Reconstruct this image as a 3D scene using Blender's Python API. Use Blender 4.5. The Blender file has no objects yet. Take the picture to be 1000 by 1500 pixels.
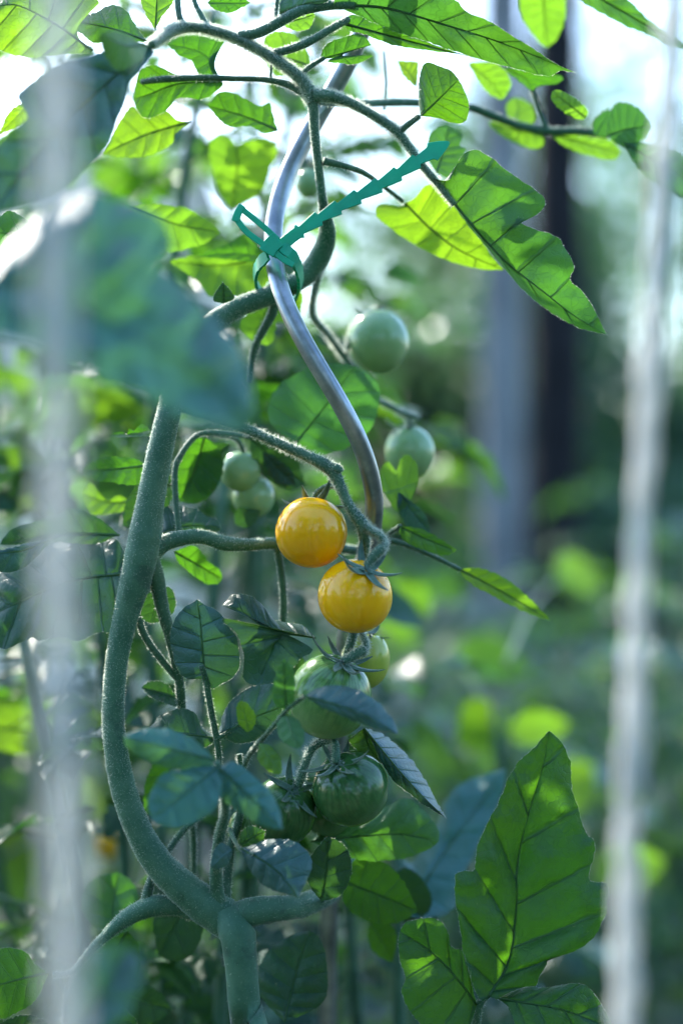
import bpy, math, random
from mathutils import Vector, Matrix, noise
R = math.radians
# ------------------------------------------------------------------ camera, sky, sun, exposure
scene = bpy.context.scene
FOC = 0.625                      # focus distance, metres
CAMZ = 1.0
K = 36.0 / 50.0 / 1500.0         # metres per photo pixel at one metre
cam_d = bpy.data.cameras.new('camera')
cam = bpy.data.objects.new('camera', cam_d)
scene.collection.objects.link(cam)
cam.location = (0, 0, CAMZ)
cam.rotation_euler = (R(90), 0, 0)
cam_d.sensor_fit = 'VERTICAL'; cam_d.sensor_height = 36; cam_d.sensor_width = 24; cam_d.lens = 50
cam_d.clip_start = 0.02; cam_d.clip_end = 500
cam_d.dof.use_dof = True; cam_d.dof.focus_distance = FOC; cam_d.dof.aperture_fstop = 2.4
scene.camera = cam

SUN_EL, SUN_AZ = R(38), R(-34)   # azimuth measured from +Y (away from the camera) towards +X
sdir = Vector((math.sin(SUN_AZ) * math.cos(SUN_EL), math.cos(SUN_AZ) * math.cos(SUN_EL), math.sin(SUN_EL)))
world = bpy.data.worlds.new('World'); scene.world = world; world.use_nodes = True
wn = world.node_tree.nodes; wl = world.node_tree.links; wn.clear()
sky = wn.new('ShaderNodeTexSky'); sky.sky_type = 'NISHITA'; sky.sun_disc = False
sky.sun_elevation = SUN_EL; sky.sun_rotation = SUN_AZ
sky.air_density = 1.3; sky.dust_density = 1.8; sky.ozone_density = 5.5
bg = wn.new('ShaderNodeBackground'); bg.inputs['Strength'].default_value = 0.15
wo = wn.new('ShaderNodeOutputWorld')
wl.new(sky.outputs[0], bg.inputs[0]); wl.new(bg.outputs[0], wo.inputs[0])
sun_d = bpy.data.lights.new('sun', 'SUN'); sun_d.energy = 2.3; sun_d.angle = R(0.53); sun_d.color = (1.0, 0.95, 0.86)
sun = bpy.data.objects.new('sun', sun_d); scene.collection.objects.link(sun)
sun.rotation_euler = sdir.to_track_quat('Z', 'Y').to_euler()
scene.view_settings.view_transform = 'Standard'; scene.view_settings.look = 'None'
scene.view_settings.exposure = 2.35; scene.view_settings.gamma = 1.0
try:
    scene.cycles.use_denoising = True
    scene.cycles.max_bounces = 8; scene.cycles.diffuse_bounces = 4; scene.cycles.transmission_bounces = 6
    scene.cycles.caustics_reflective = False; scene.cycles.caustics_refractive = False
    scene.cycles.sample_clamp_indirect = 8.0
except Exception:
    pass

# ------------------------------------------------------------------ helpers
COL = scene.collection
rnd = random.Random(11)

def P(px, py, dcm=0.0, d=None):
    """photo pixel + depth (cm behind the plane of focus, or metres from the lens) -> a point of the place"""
    if d is None: d = FOC + dcm * 0.01
    return Vector(((px - 500) * K * d, d, CAMZ - (py - 750) * K * d))

def link(o, parent=None, off=None):
    COL.objects.link(o)
    if parent is not None:
        o.parent = parent
        if off is not None: o.matrix_parent_inverse = Matrix.Translation(-Vector(off))
    return o

def mesh(name, v, f, mat=None, uv=None, smooth=True):
    me = bpy.data.meshes.new(name)
    me.from_pydata([tuple(p) for p in v], [], f)
    if smooth and len(me.polygons): me.polygons.foreach_set('use_smooth', [True] * len(me.polygons))
    if uv is not None:
        l = me.uv_layers.new(name='UVMap')
        li = [0] * len(me.loops); me.loops.foreach_get('vertex_index', li)
        flat = []
        for i in li: flat += [uv[i][0], uv[i][1]]
        l.data.foreach_set('uv', flat)
    if mat: me.materials.append(mat)
    me.update()
    return me

def obj(name, me, parent=None, off=None):
    return link(bpy.data.objects.new(name, me), parent, off)

def tag(o, label=None, cat=None, group=None, kind=None):
    if label: o['label'] = label
    if cat: o['category'] = cat
    if group: o['group'] = group
    if kind: o['kind'] = kind
    return o

def empty(name, loc, label, cat, group=None):
    e = bpy.data.objects.new(name, None); COL.objects.link(e); e.location = loc
    e.empty_display_size = 0.05
    return tag(e, label, cat, group)

def cat_rom(pts, n, closed=False):
    """Catmull-Rom through pts, n+1 samples evenly spaced along its length"""
    dim = len(pts[0]); fine = []
    m = len(pts)
    for i in range(m - 1):
        p0 = pts[max(i - 1, 0)]; p1 = pts[i]; p2 = pts[i + 1]; p3 = pts[min(i + 2, m - 1)]
        for k in range(10):
            t = k / 10.0; t2 = t * t; t3 = t2 * t
            fine.append([0.5 * (2 * p1[j] + (p2[j] - p0[j]) * t + (2 * p0[j] - 5 * p1[j] + 4 * p2[j] - p3[j]) * t2
                                + (3 * p1[j] - p0[j] - 3 * p2[j] + p3[j]) * t3) for j in range(dim)])
    fine.append(list(pts[-1]))
    acc = [0.0]; q = min(dim, 3)
    for a, b in zip(fine, fine[1:]):
        acc.append(acc[-1] + math.sqrt(sum((a[j] - b[j]) ** 2 for j in range(q))))
    tot = acc[-1] or 1e-9; out = []; k = 0
    for i in range(n + 1):
        s = tot * i / n
        while k < len(acc) - 2 and acc[k + 1] < s: k += 1
        u = (s - acc[k]) / max(acc[k + 1] - acc[k], 1e-12)
        out.append([fine[k][j] + (fine[k + 1][j] - fine[k][j]) * u for j in range(dim)])
    return out

def tube_data(pts, segs=12, caps=True):
    """pts: (x, y, z, r) evenly sampled -> verts, faces, frames"""
    v, f, fr = [], [], []
    n = len(pts); prev = None
    for i, p in enumerate(pts):
        c = Vector(p[:3])
        tdir = (Vector(pts[min(i + 1, n - 1)][:3]) - Vector(pts[max(i - 1, 0)][:3])).normalized()
        if prev is None:
            a = tdir.cross(Vector((0, 0, 1)))
            if a.length < 1e-3: a = tdir.cross(Vector((1, 0, 0)))
            a.normalize()
        else:
            a = (prev - tdir * prev.dot(tdir)).normalized()
        b = tdir.cross(a); prev = a
        fr.append((c, a, b, tdir, p[3]))
        for k in range(segs):
            th = 2 * math.pi * k / segs
            v.append(c + (a * math.cos(th) + b * math.sin(th)) * p[3])
    for i in range(n - 1):
        for k in range(segs):
            k2 = (k + 1) % segs
            f.append((i * segs + k, i * segs + k2, (i + 1) * segs + k2, (i + 1) * segs + k))
    if caps:
        f.append(tuple(range(segs - 1, -1, -1))); f.append(tuple((n - 1) * segs + k for k in range(segs)))
    return v, f, fr

def tube(name, ctrl, mat, parent=None, off=None, n=None, segs=12, bumpy=0.0, seed=0):
    n = n or max(8, 6 * len(ctrl))
    pts = cat_rom(ctrl, n)
    if bumpy:
        for i, p in enumerate(pts): p[3] *= 1 + bumpy * noise.noise(Vector((i * 0.35, seed * 3.1, 0.5)))
    v, f, fr = tube_data(pts, segs)
    if bumpy:
        for i, q in enumerate(v):
            v[i] = q + (q - fr[min(i // segs, len(fr) - 1)][0]) * bumpy * 0.8 * noise.noise(q * 260 + Vector((seed, 0, 0)))
    o = obj(name, mesh(name, v, f, mat), parent, off)
    return o, fr

def px_path(pts):
    """(px, py, depth cm, width px) -> (x, y, z, r)"""
    out = []
    for px, py, dc, w in pts:
        p = P(px, py, dc); out.append((p.x, p.y, p.z, w * 0.5 * K * (FOC + dc * 0.01)))
    return out

def hairs(fr, n, lmin, lmax, mat, parent, w=0.00006, seed=1, off=None, name='stem_hairs'):
    """fine plant hairs standing off a stem"""
    r = random.Random(seed); v, f = [], []
    m = len(fr)
    for _ in range(n):
        s = r.random() * (m - 1.001); i = int(s); u = s - i
        c = fr[i][0].lerp(fr[i + 1][0], u); rad = fr[i][4] + (fr[i + 1][4] - fr[i][4]) * u
        a, b, t = fr[i][1], fr[i][2], fr[i][3]
        th = r.random() * 6.2832
        d = (a * math.cos(th) + b * math.sin(th))
        L = lmin + (lmax - lmin) * r.random() ** 2
        p = c + d * rad * 0.97
        d2 = (d + t * r.uniform(-.5, .5) + (a * -math.sin(th) + b * math.cos(th)) * r.uniform(-.4, .4)).normalized()
        mid = p + d2 * L * 0.55
        tip = p + (d2 + t * r.uniform(-.5, .5)).normalized() * L
        sd = d2.cross(Vector((0, 1, 0)))
        if sd.length < 1e-4: sd = Vector((1, 0, 0))
        sd = sd.normalized() * w
        k = len(v)
        v += [p - sd, p + sd, mid + sd * .8, mid - sd * .8, tip]
        f += [(k, k + 1, k + 2, k + 3), (k + 3, k + 2, k + 4)]
    o = obj(name, mesh(name, v, f, mat), parent, off)
    o['kind'] = 'stuff'
    return o

# ------------------------------------------------------------------ materials
class NT:
    def __init__(s, name):
        s.m = bpy.data.materials.new(name); s.m.use_nodes = True
        s.t = s.m.node_tree; s.t.nodes.clear()
        s.out = s.n('ShaderNodeOutputMaterial')
    def n(s, typ, **kw):
        x = s.t.nodes.new(typ)
        for k, v in kw.items():
            if k.startswith('i_'):
                key = k[2:].replace('_', ' ')
                x.inputs[key].default_value = v
            else: setattr(x, k, v)
        return x
    def l(s, a, b): s.t.links.new(a, b)
    def math(s, op, a, b=None, clamp=False):
        x = s.n('ShaderNodeMath', operation=op); x.use_clamp = clamp
        for i, q in enumerate((a, b)):
            if q is None: continue
            if isinstance(q, (int, float)): x.inputs[i].default_value = q
            else: s.l(q, x.inputs[i])
        return x.outputs[0]
    def ss(s, val, a, b):
        x = s.n('ShaderNodeMapRange', interpolation_type='SMOOTHSTEP')
        s.l(val, x.inputs[0]); x.inputs[1].default_value = a; x.inputs[2].default_value = b
        return x.outputs[0]
    def mix(s, fac, a, b):
        x = s.n('ShaderNodeMix', data_type='RGBA')
        if isinstance(fac, (int, float)): x.inputs[0].default_value = fac
        else: s.l(fac, x.inputs[0])
        for i, q in ((6, a), (7, b)):
            if isinstance(q, tuple): x.inputs[i].default_value = (*q, 1) if len(q) == 3 else q
            else: s.l(q, x.inputs[i])
        return x.outputs[2]
    def noise(s, scale, detail=3, rough=0.55, coord=None, dist=0.0):
        x = s.n('ShaderNodeTexNoise'); x.inputs['Scale'].default_value = scale
        x.inputs['Detail'].default_value = detail; x.inputs['Roughness'].default_value = rough
        x.inputs['Distortion'].default_value = dist
        if coord is not None: s.l(coord, x.inputs['Vector'])
        return x.outputs[0]

def leaf_material(name, dark, light, trans, tfac=0.45, rough=0.5, sheen=0.12, bump=0.35, veins=True, spec=0.4):
    t = NT(name)
    tc = t.n('ShaderNodeTexCoord'); uvn = t.n('ShaderNodeUVMap')
    oc = tc.outputs['Object']
    n1 = t.noise(38, 3, 0.6, oc); n2 = t.noise(420, 3, 0.6, oc); n3 = t.noise(9, 2, 0.5, oc)
    f = t.ss(n1, 0.35, 0.68)
    col = t.mix(f, dark, light)
    tcol = t.mix(t.ss(n3, 0.3, 0.7), trans, (trans[0] * 1.35, trans[1] * 1.08, trans[2] * 0.6))
    col = t.mix(t.math('MULTIPLY', t.ss(t.noise(520, 2, 0.5, oc), 0.72, 0.78), 0.55), col, (0.26, 0.30, 0.13))
    height = t.math('MULTIPLY', n2, 0.25)
    tf = t.math('MULTIPLY', t.math('ADD', t.math('MULTIPLY', n1, 0.35), 0.82), tfac)
    if veins:
        sep = t.n('ShaderNodeSeparateXYZ'); t.l(uvn.outputs[0], sep.inputs[0])
        u, d = sep.outputs[0], sep.outputs[1]
        ad = t.math('ABSOLUTE', d)
        sgn = t.math('MULTIPLY', t.math('GREATER_THAN', d, 0.0), 0.37)
        wob = t.math('MULTIPLY', t.math('SUBTRACT', t.noise(150, 2, 0.5, oc), 0.5), 0.18)
        uu = t.math('ADD', t.math('ADD', u, sgn), wob)
        fr = t.math('ABSOLUTE', t.math('SUBTRACT', t.math('FRACT', uu), 0.5))     # 0.5 on a vein
        wid = t.math('SUBTRACT', 0.5, fr)                                          # distance to vein, in vein spacings
        sec = t.math('SUBTRACT', 1.0, t.ss(wid, 0.010, 0.060))
        midr = t.math('SUBTRACT', 1.0, t.ss(ad, 0.25, 0.95))
        vor = t.n('ShaderNodeTexVoronoi', feature='DISTANCE_TO_EDGE'); vor.inputs['Scale'].default_value = 270
        vv = t.n('ShaderNodeVectorMath', operation='ADD'); t.l(oc, vv.inputs[0])
        nz = t.n('ShaderNodeTexNoise'); nz.inputs['Scale'].default_value = 300; t.l(oc, nz.inputs['Vector'])
        sc = t.n('ShaderNodeVectorMath', operation='SCALE'); t.l(nz.outputs['Color'], sc.inputs[0]); sc.inputs['Scale'].default_value = 0.003
        t.l(sc.outputs[0], vv.inputs[1]); t.l(vv.outputs[0], vor.inputs['Vector'])
        ter = t.math('SUBTRACT', 1.0, t.ss(vor.outputs['Distance'], 0.01, 0.10))
        vein = t.math('MAXIMUM', t.math('MAXIMUM', t.math('MULTIPLY', sec, 0.95), midr), t.math('MULTIPLY', ter, 0.26))
        col = t.mix(t.math('MULTIPLY', vein, 0.42), col, (light[0] * 1.7, light[1] * 1.45, light[2] * 1.5))
        tf = t.math('MULTIPLY', tf, t.math('SUBTRACT', 1.0, t.math('MULTIPLY', vein, 0.56)))
        height = t.math('SUBTRACT', height, t.math('MULTIPLY', vein, 0.9))
    bp = t.n('ShaderNodeBump'); bp.inputs['Strength'].default_value = bump; bp.inputs['Distance'].default_value = 0.0009
    t.l(height, bp.inputs['Height'])
    pr = t.n('ShaderNodeBsdfPrincipled'); t.l(col, pr.inputs['Base Color'])
    pr.inputs['Roughness'].default_value = rough; pr.inputs['Specular IOR Level'].default_value = spec
    pr.inputs['Sheen Weight'].default_value = sheen; pr.inputs['Sheen Roughness'].default_value = 0.4
    pr.inputs['Sheen Tint'].default_value = (0.75, 0.9, 1.0, 1)
    t.l(bp.outputs[0], pr.inputs['Normal'])
    tr = t.n('ShaderNodeBsdfTranslucent'); t.l(tcol, tr.inputs['Color']); t.l(bp.outputs[0], tr.inputs['Normal'])
    mx = t.n('ShaderNodeMixShader'); t.l(tf, mx.inputs[0]); t.l(pr.outputs[0], mx.inputs[1]); t.l(tr.outputs[0], mx.inputs[2])
    t.l(mx.outputs[0], t.out.inputs[0])
    return t.m

M = {}
M['rib'] = leaf_material('leaf_midrib', (0.04, 0.12, 0.05), (0.06, 0.15, 0.06), (0.13, 0.33, 0.03), 0.45, 0.5, 0.2, 0.0, False)
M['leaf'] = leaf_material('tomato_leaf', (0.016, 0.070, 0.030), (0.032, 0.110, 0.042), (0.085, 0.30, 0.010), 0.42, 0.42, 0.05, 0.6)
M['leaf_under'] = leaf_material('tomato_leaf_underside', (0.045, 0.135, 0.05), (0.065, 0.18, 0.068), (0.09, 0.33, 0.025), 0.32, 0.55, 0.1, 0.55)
M['leaf_young'] = leaf_material('tomato_leaf_young_sunlit', (0.05, 0.15, 0.04), (0.08, 0.20, 0.05), (0.20, 0.46, 0.02), 0.46, 0.5, 0.05, 0.6)  # lighter copy for sunlit and young leaves; sun glow put into the colour
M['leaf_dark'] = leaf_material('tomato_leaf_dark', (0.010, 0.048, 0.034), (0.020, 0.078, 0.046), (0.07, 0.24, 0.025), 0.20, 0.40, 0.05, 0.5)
M['leaf_blue'] = leaf_material('tomato_leaf_shade_blue', (0.011, 0.065, 0.060), (0.024, 0.105, 0.092), (0.06, 0.22, 0.05), 0.13, 0.40, 0.08, 0.5, spec=0.6)  # bluish copy; blue of shade and sky is put into the base colour
M['leaf_near'] = leaf_material('tomato_leaf_skylit', (0.020, 0.110, 0.100), (0.036, 0.155, 0.135), (0.09, 0.32, 0.10), 0.17, 0.42, 0.03, 0.5, spec=0.4)  # lighter bluish copy; skylight on the leaf is put into its colour
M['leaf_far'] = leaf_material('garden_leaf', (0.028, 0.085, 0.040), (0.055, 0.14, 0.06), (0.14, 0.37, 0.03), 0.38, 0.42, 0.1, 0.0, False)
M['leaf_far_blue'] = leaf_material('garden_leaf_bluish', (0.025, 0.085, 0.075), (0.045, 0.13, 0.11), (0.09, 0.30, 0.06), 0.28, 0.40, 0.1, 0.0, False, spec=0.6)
M['leaf_tree'] = leaf_material('tree_leaf', (0.026, 0.080, 0.070), (0.045, 0.12, 0.10), (0.12, 0.30, 0.10), 0.38, 0.5, 0.05, 0.0, False)  # background haze is put into this colour, lighter and bluer

def stem_material(name, a, b, sheen=0.5, sc=90):
    t = NT(name); tc = t.n('ShaderNodeTexCoord'); oc = tc.outputs['Object']
    n1 = t.noise(sc, 4, 0.6, oc); n2 = t.noise(1500, 2, 0.6, oc)
    col = t.mix(t.ss(n1, 0.35, 0.7), a, b)
    col = t.mix(t.math('MULTIPLY', t.ss(n2, 0.55, 0.75), 0.35), col, (b[0] * 1.8, b[1] * 1.6, b[2] * 1.7))
    mo = t.noise(46, 5, 0.7, oc)
    col = t.mix(t.math('MULTIPLY', t.ss(mo, 0.54, 0.66), 0.55), col, (a[0] * .45, a[1] * .42, a[2] * .5))
    br = t.noise(75, 5, 0.75, oc, 0.6)
    col = t.mix(t.math('MULTIPLY', t.ss(br, 0.66, 0.74), 0.6), col, (0.075, 0.055, 0.04))
    sp = t.n('ShaderNodeTexVoronoi'); sp.inputs['Scale'].default_value = 170; t.l(oc, sp.inputs['Vector'])
    spot = t.math('SUBTRACT', 1.0, t.ss(sp.outputs['Distance'], 0.06, 0.12))
    col = t.mix(t.math('MULTIPLY', spot, 0.22), col, (0.26, 0.36, 0.24))
    bp = t.n('ShaderNodeBump'); bp.inputs['Strength'].default_value = 0.5; bp.inputs['Distance'].default_value = 0.0003
    t.l(t.math('ADD', n2, t.math('MULTIPLY', n1, 1.5)), bp.inputs['Height'])
    pr = t.n('ShaderNodeBsdfPrincipled'); t.l(col, pr.inputs['Base Color']); pr.inputs['Roughness'].default_value = 0.6
    pr.inputs['Specular IOR Level'].default_value = 0.3
    pr.inputs['Sheen Weight'].default_value = sheen; pr.inputs['Sheen Roughness'].default_value = 0.35
    pr.inputs['Subsurface Weight'].default_value = 0.15; pr.inputs['Subsurface Radius'].default_value = (0.002, 0.003, 0.001)
    t.l(bp.outputs[0], pr.inputs['Normal']); t.l(pr.outputs[0], t.out.inputs[0])
    return t.m
M['stem'] = stem_material('tomato_stem', (0.045, 0.130, 0.076), (0.075, 0.175, 0.105), 0.25)
M['stem_thin'] = stem_material('tomato_stem_thin', (0.035, 0.10, 0.055), (0.06, 0.14, 0.075), 0.3)
M['calyx'] = stem_material('tomato_calyx', (0.05, 0.11, 0.075), (0.09, 0.17, 0.115), 0.6, 300)

def simple(name, col, rough=0.6, metal=0.0, var=0.2, sc=30, bump=0.0, spec=0.5, bsc=None, sheen=0.0):
    t = NT(name); tc = t.n('ShaderNodeTexCoord'); oc = tc.outputs['Object']
    n1 = t.noise(sc, 5, 0.6, oc)
    c2 = tuple(min(1, c * (1 + var)) for c in col); c1 = tuple(c * (1 - var) for c in col)
    pr = t.n('ShaderNodeBsdfPrincipled'); t.l(t.mix(t.ss(n1, 0.3, 0.7), c1, c2), pr.inputs['Base Color'])
    pr.inputs['Roughness'].default_value = rough; pr.inputs['Metallic'].default_value = metal
    pr.inputs['Specular IOR Level'].default_value = spec; pr.inputs['Sheen Weight'].default_value = sheen
    if bump:
        bp = t.n('ShaderNodeBump'); bp.inputs['Strength'].default_value = bump; bp.inputs['Distance'].default_value = 0.0005
        t.l(t.noise(bsc or sc * 8, 4, 0.6, oc), bp.inputs['Height']); t.l(bp.outputs[0], pr.inputs['Normal'])
    t.l(pr.outputs[0], t.out.inputs[0]); return t.m

def hair_material():
    t = NT('plant_hair')
    pr = t.n('ShaderNodeBsdfPrincipled', ); pr.inputs['Base Color'].default_value = (0.16, 0.26, 0.19, 1); pr.inputs['Roughness'].default_value = 0.5
    tr = t.n('ShaderNodeBsdfTranslucent'); tr.inputs['Color'].default_value = (0.75, 0.8, 0.7, 1)
    mx = t.n('ShaderNodeMixShader'); mx.inputs[0].default_value = 0.72
    t.l(pr.outputs[0], mx.inputs[1]); t.l(tr.outputs[0], mx.inputs[2]); t.l(mx.outputs[0], t.out.inputs[0]); return t.m
M['hair'] = hair_material()

def metal_material():
    t = NT('galvanised_steel'); tc = t.n('ShaderNodeTexCoord'); oc = tc.outputs['Object']
    n1 = t.noise(60, 4, 0.65, oc); n2 = t.noise(500, 3, 0.6, oc)
    col = t.mix(t.ss(n1, 0.35, 0.7), (0.22, 0.25, 0.27), (0.38, 0.41, 0.43))
    rust = t.math('MULTIPLY', t.ss(n2, 0.62, 0.75), t.ss(n1, 0.5, 0.65))
    col = t.mix(t.math('MULTIPLY', rust, 0.5), col, (0.28, 0.20, 0.16))
    pr = t.n('ShaderNodeBsdfPrincipled'); t.l(col, pr.inputs['Base Color']); pr.inputs['Metallic'].default_value = 0.9
    rg = t.math('ADD', t.math('MULTIPLY', n2, 0.25), 0.22); t.l(rg, pr.inputs['Roughness'])
    bp = t.n('ShaderNodeBump'); bp.inputs['Strength'].default_value = 0.25; bp.inputs['Distance'].default_value = 0.0003
    t.l(t.noise(180, 4, 0.6, oc), bp.inputs['Height']); t.l(bp.outputs[0], pr.inputs['Normal'])
    t.l(pr.outputs[0], t.out.inputs[0]); return t.m
M['metal'] = metal_material()

def plastic_material():
    t = NT('green_tie_plastic'); tc = t.n('ShaderNodeTexCoord')
    n1 = t.noise(140, 4, 0.6, tc.outputs['Object'])
    pr = t.n('ShaderNodeBsdfPrincipled'); t.l(t.mix(t.ss(n1, 0.3, 0.7), (0.0, 0.42, 0.25), (0.0, 0.52, 0.32)), pr.inputs['Base Color'])
    pr.inputs['Roughness'].default_value = 0.38
    tr = t.n('ShaderNodeBsdfTranslucent'); tr.inputs['Color'].default_value = (0.0, 0.5, 0.3, 1)
    mx = t.n('ShaderNodeMixShader'); mx.inputs[0].default_value = 0.2
    t.l(pr.outputs[0], mx.inputs[1]); t.l(tr.outputs[0], mx.inputs[2]); t.l(mx.outputs[0], t.out.inputs[0]); return t.m
M['tie'] = plastic_material()

def tomato_material(name, base, base2, bottom, streak, streak_amt, sss=0.25, rough=0.15, rad=(0.006, 0.003, 0.001)):
    t = NT(name); tc = t.n('ShaderNodeTexCoord'); oc = tc.outputs['Object']
    sep = t.n('ShaderNodeSeparateXYZ'); t.l(oc, sep.inputs[0])
    ang = t.math('ARCTAN2', sep.outputs[1], sep.outputs[0])
    zz = t.math('DIVIDE', sep.outputs[2], 0.016)
    cmb = t.n('ShaderNodeCombineXYZ'); t.l(t.math('MULTIPLY', ang, 3.2), cmb.inputs[0]); t.l(t.math('MULTIPLY', zz, 0.7), cmb.inputs[1])
    n1 = t.noise(3.0, 4, 0.65, cmb.outputs[0]); n2 = t.noise(110, 4, 0.6, oc); n3 = t.noise(1600, 2, 0.5, oc)
    col = t.mix(t.ss(n2, 0.35, 0.7), base, base2)
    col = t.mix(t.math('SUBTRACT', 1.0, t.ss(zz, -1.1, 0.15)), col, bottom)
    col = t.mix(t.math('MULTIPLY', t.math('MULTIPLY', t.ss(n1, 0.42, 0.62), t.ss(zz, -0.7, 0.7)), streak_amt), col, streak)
    col = t.mix(t.math('MULTIPLY', t.ss(n3, 0.6, 0.72), 0.18), col, tuple(min(1, c * 1.5 + 0.03) for c in base2))
    pr = t.n('ShaderNodeBsdfPrincipled'); t.l(col, pr.inputs['Base Color'])
    t.l(t.math('ADD', t.math('MULTIPLY', n2, 0.16), rough - 0.06), pr.inputs['Roughness'])
    pr.inputs['Subsurface Weight'].default_value = sss; pr.inputs['Subsurface Radius'].default_value = rad
    pr.inputs['Subsurface Scale'].default_value = 1.0
    pr.inputs['Specular IOR Level'].default_value = 0.5
    bp = t.n('ShaderNodeBump'); bp.inputs['Strength'].default_value = 0.05; bp.inputs['Distance'].default_value = 0.0004
    t.l(t.math('ADD', t.noise(160, 2, 0.5, oc), t.math('MULTIPLY', n3, 0.08)), bp.inputs['Height'])
    t.l(bp.outputs[0], pr.inputs['Normal']); t.l(pr.outputs[0], t.out.inputs[0]); return t.m
M['tom_yellow'] = tomato_material('ripe_yellow_tomato', (0.98, 0.45, 0.003), (0.99, 0.50, 0.004), (0.97, 0.42, 0.002), (0.94, 0.37, 0.002), 0.05, rough=0.13)
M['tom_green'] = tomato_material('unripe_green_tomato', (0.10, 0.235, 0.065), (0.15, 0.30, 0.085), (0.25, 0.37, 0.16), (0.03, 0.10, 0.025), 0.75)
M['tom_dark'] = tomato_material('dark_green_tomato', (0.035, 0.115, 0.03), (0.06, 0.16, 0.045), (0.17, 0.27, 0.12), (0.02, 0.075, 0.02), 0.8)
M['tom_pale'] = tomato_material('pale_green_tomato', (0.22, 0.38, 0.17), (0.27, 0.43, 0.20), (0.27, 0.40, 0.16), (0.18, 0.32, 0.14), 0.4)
M['tom_turning'] = tomato_material('turning_tomato', (0.34, 0.42, 0.06), (0.42, 0.46, 0.07), (0.45, 0.44, 0.06), (0.22, 0.34, 0.06), 0.4)

# ------------------------------------------------------------------ the setting: ground
def ground_material():
    t = NT('garden_soil'); tc = t.n('ShaderNodeTexCoord'); oc = tc.outputs['Object']
    n1 = t.noise(1.3, 5, 0.6, oc); n2 = t.noise(22, 5, 0.7, oc)
    col = t.mix(t.ss(n2, 0.3, 0.7), (0.03, 0.026, 0.02), (0.08, 0.07, 0.05))
    col = t.mix(t.ss(n1, 0.42, 0.6), col, (0.035, 0.075, 0.03))
    bp = t.n('ShaderNodeBump'); bp.inputs['Strength'].default_value = 0.8; bp.inputs['Distance'].default_value = 0.03
    t.l(n2, bp.inputs['Height'])
    pr = t.n('ShaderNodeBsdfPrincipled'); t.l(col, pr.inputs['Base Color']); pr.inputs['Roughness'].default_value = 0.9
    t.l(bp.outputs[0], pr.inputs['Normal']); t.l(pr.outputs[0], t.out.inputs[0]); return t.m
gv, gf = [], []
GN = 60
for i in range(GN + 1):
    for j in range(GN + 1):
        u = (i / GN - .5) * 2; w = (j / GN - .5) * 2
        x = 60 * u * abs(u) ** 1.6; y = 60 * w * abs(w) ** 1.6
        gv.append((x, y, -0.02 + 0.05 * noise.noise(Vector((x * .9, y * .9, 3)))))
for i in range(GN):
    for j in range(GN):
        a = i * (GN + 1) + j; gf.append((a, a + GN + 1, a + GN + 2, a + 1))
tag(obj('ground', mesh('ground', gv, gf, ground_material())), 'dark garden soil with patches of low weeds', None, None, 'structure')

# ------------------------------------------------------------------ leaf builder (traced outline with its own depth, fold and quilting)
def smooth_pts(pts, n): return cat_rom([(a, b) for a, b in pts], n)

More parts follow.
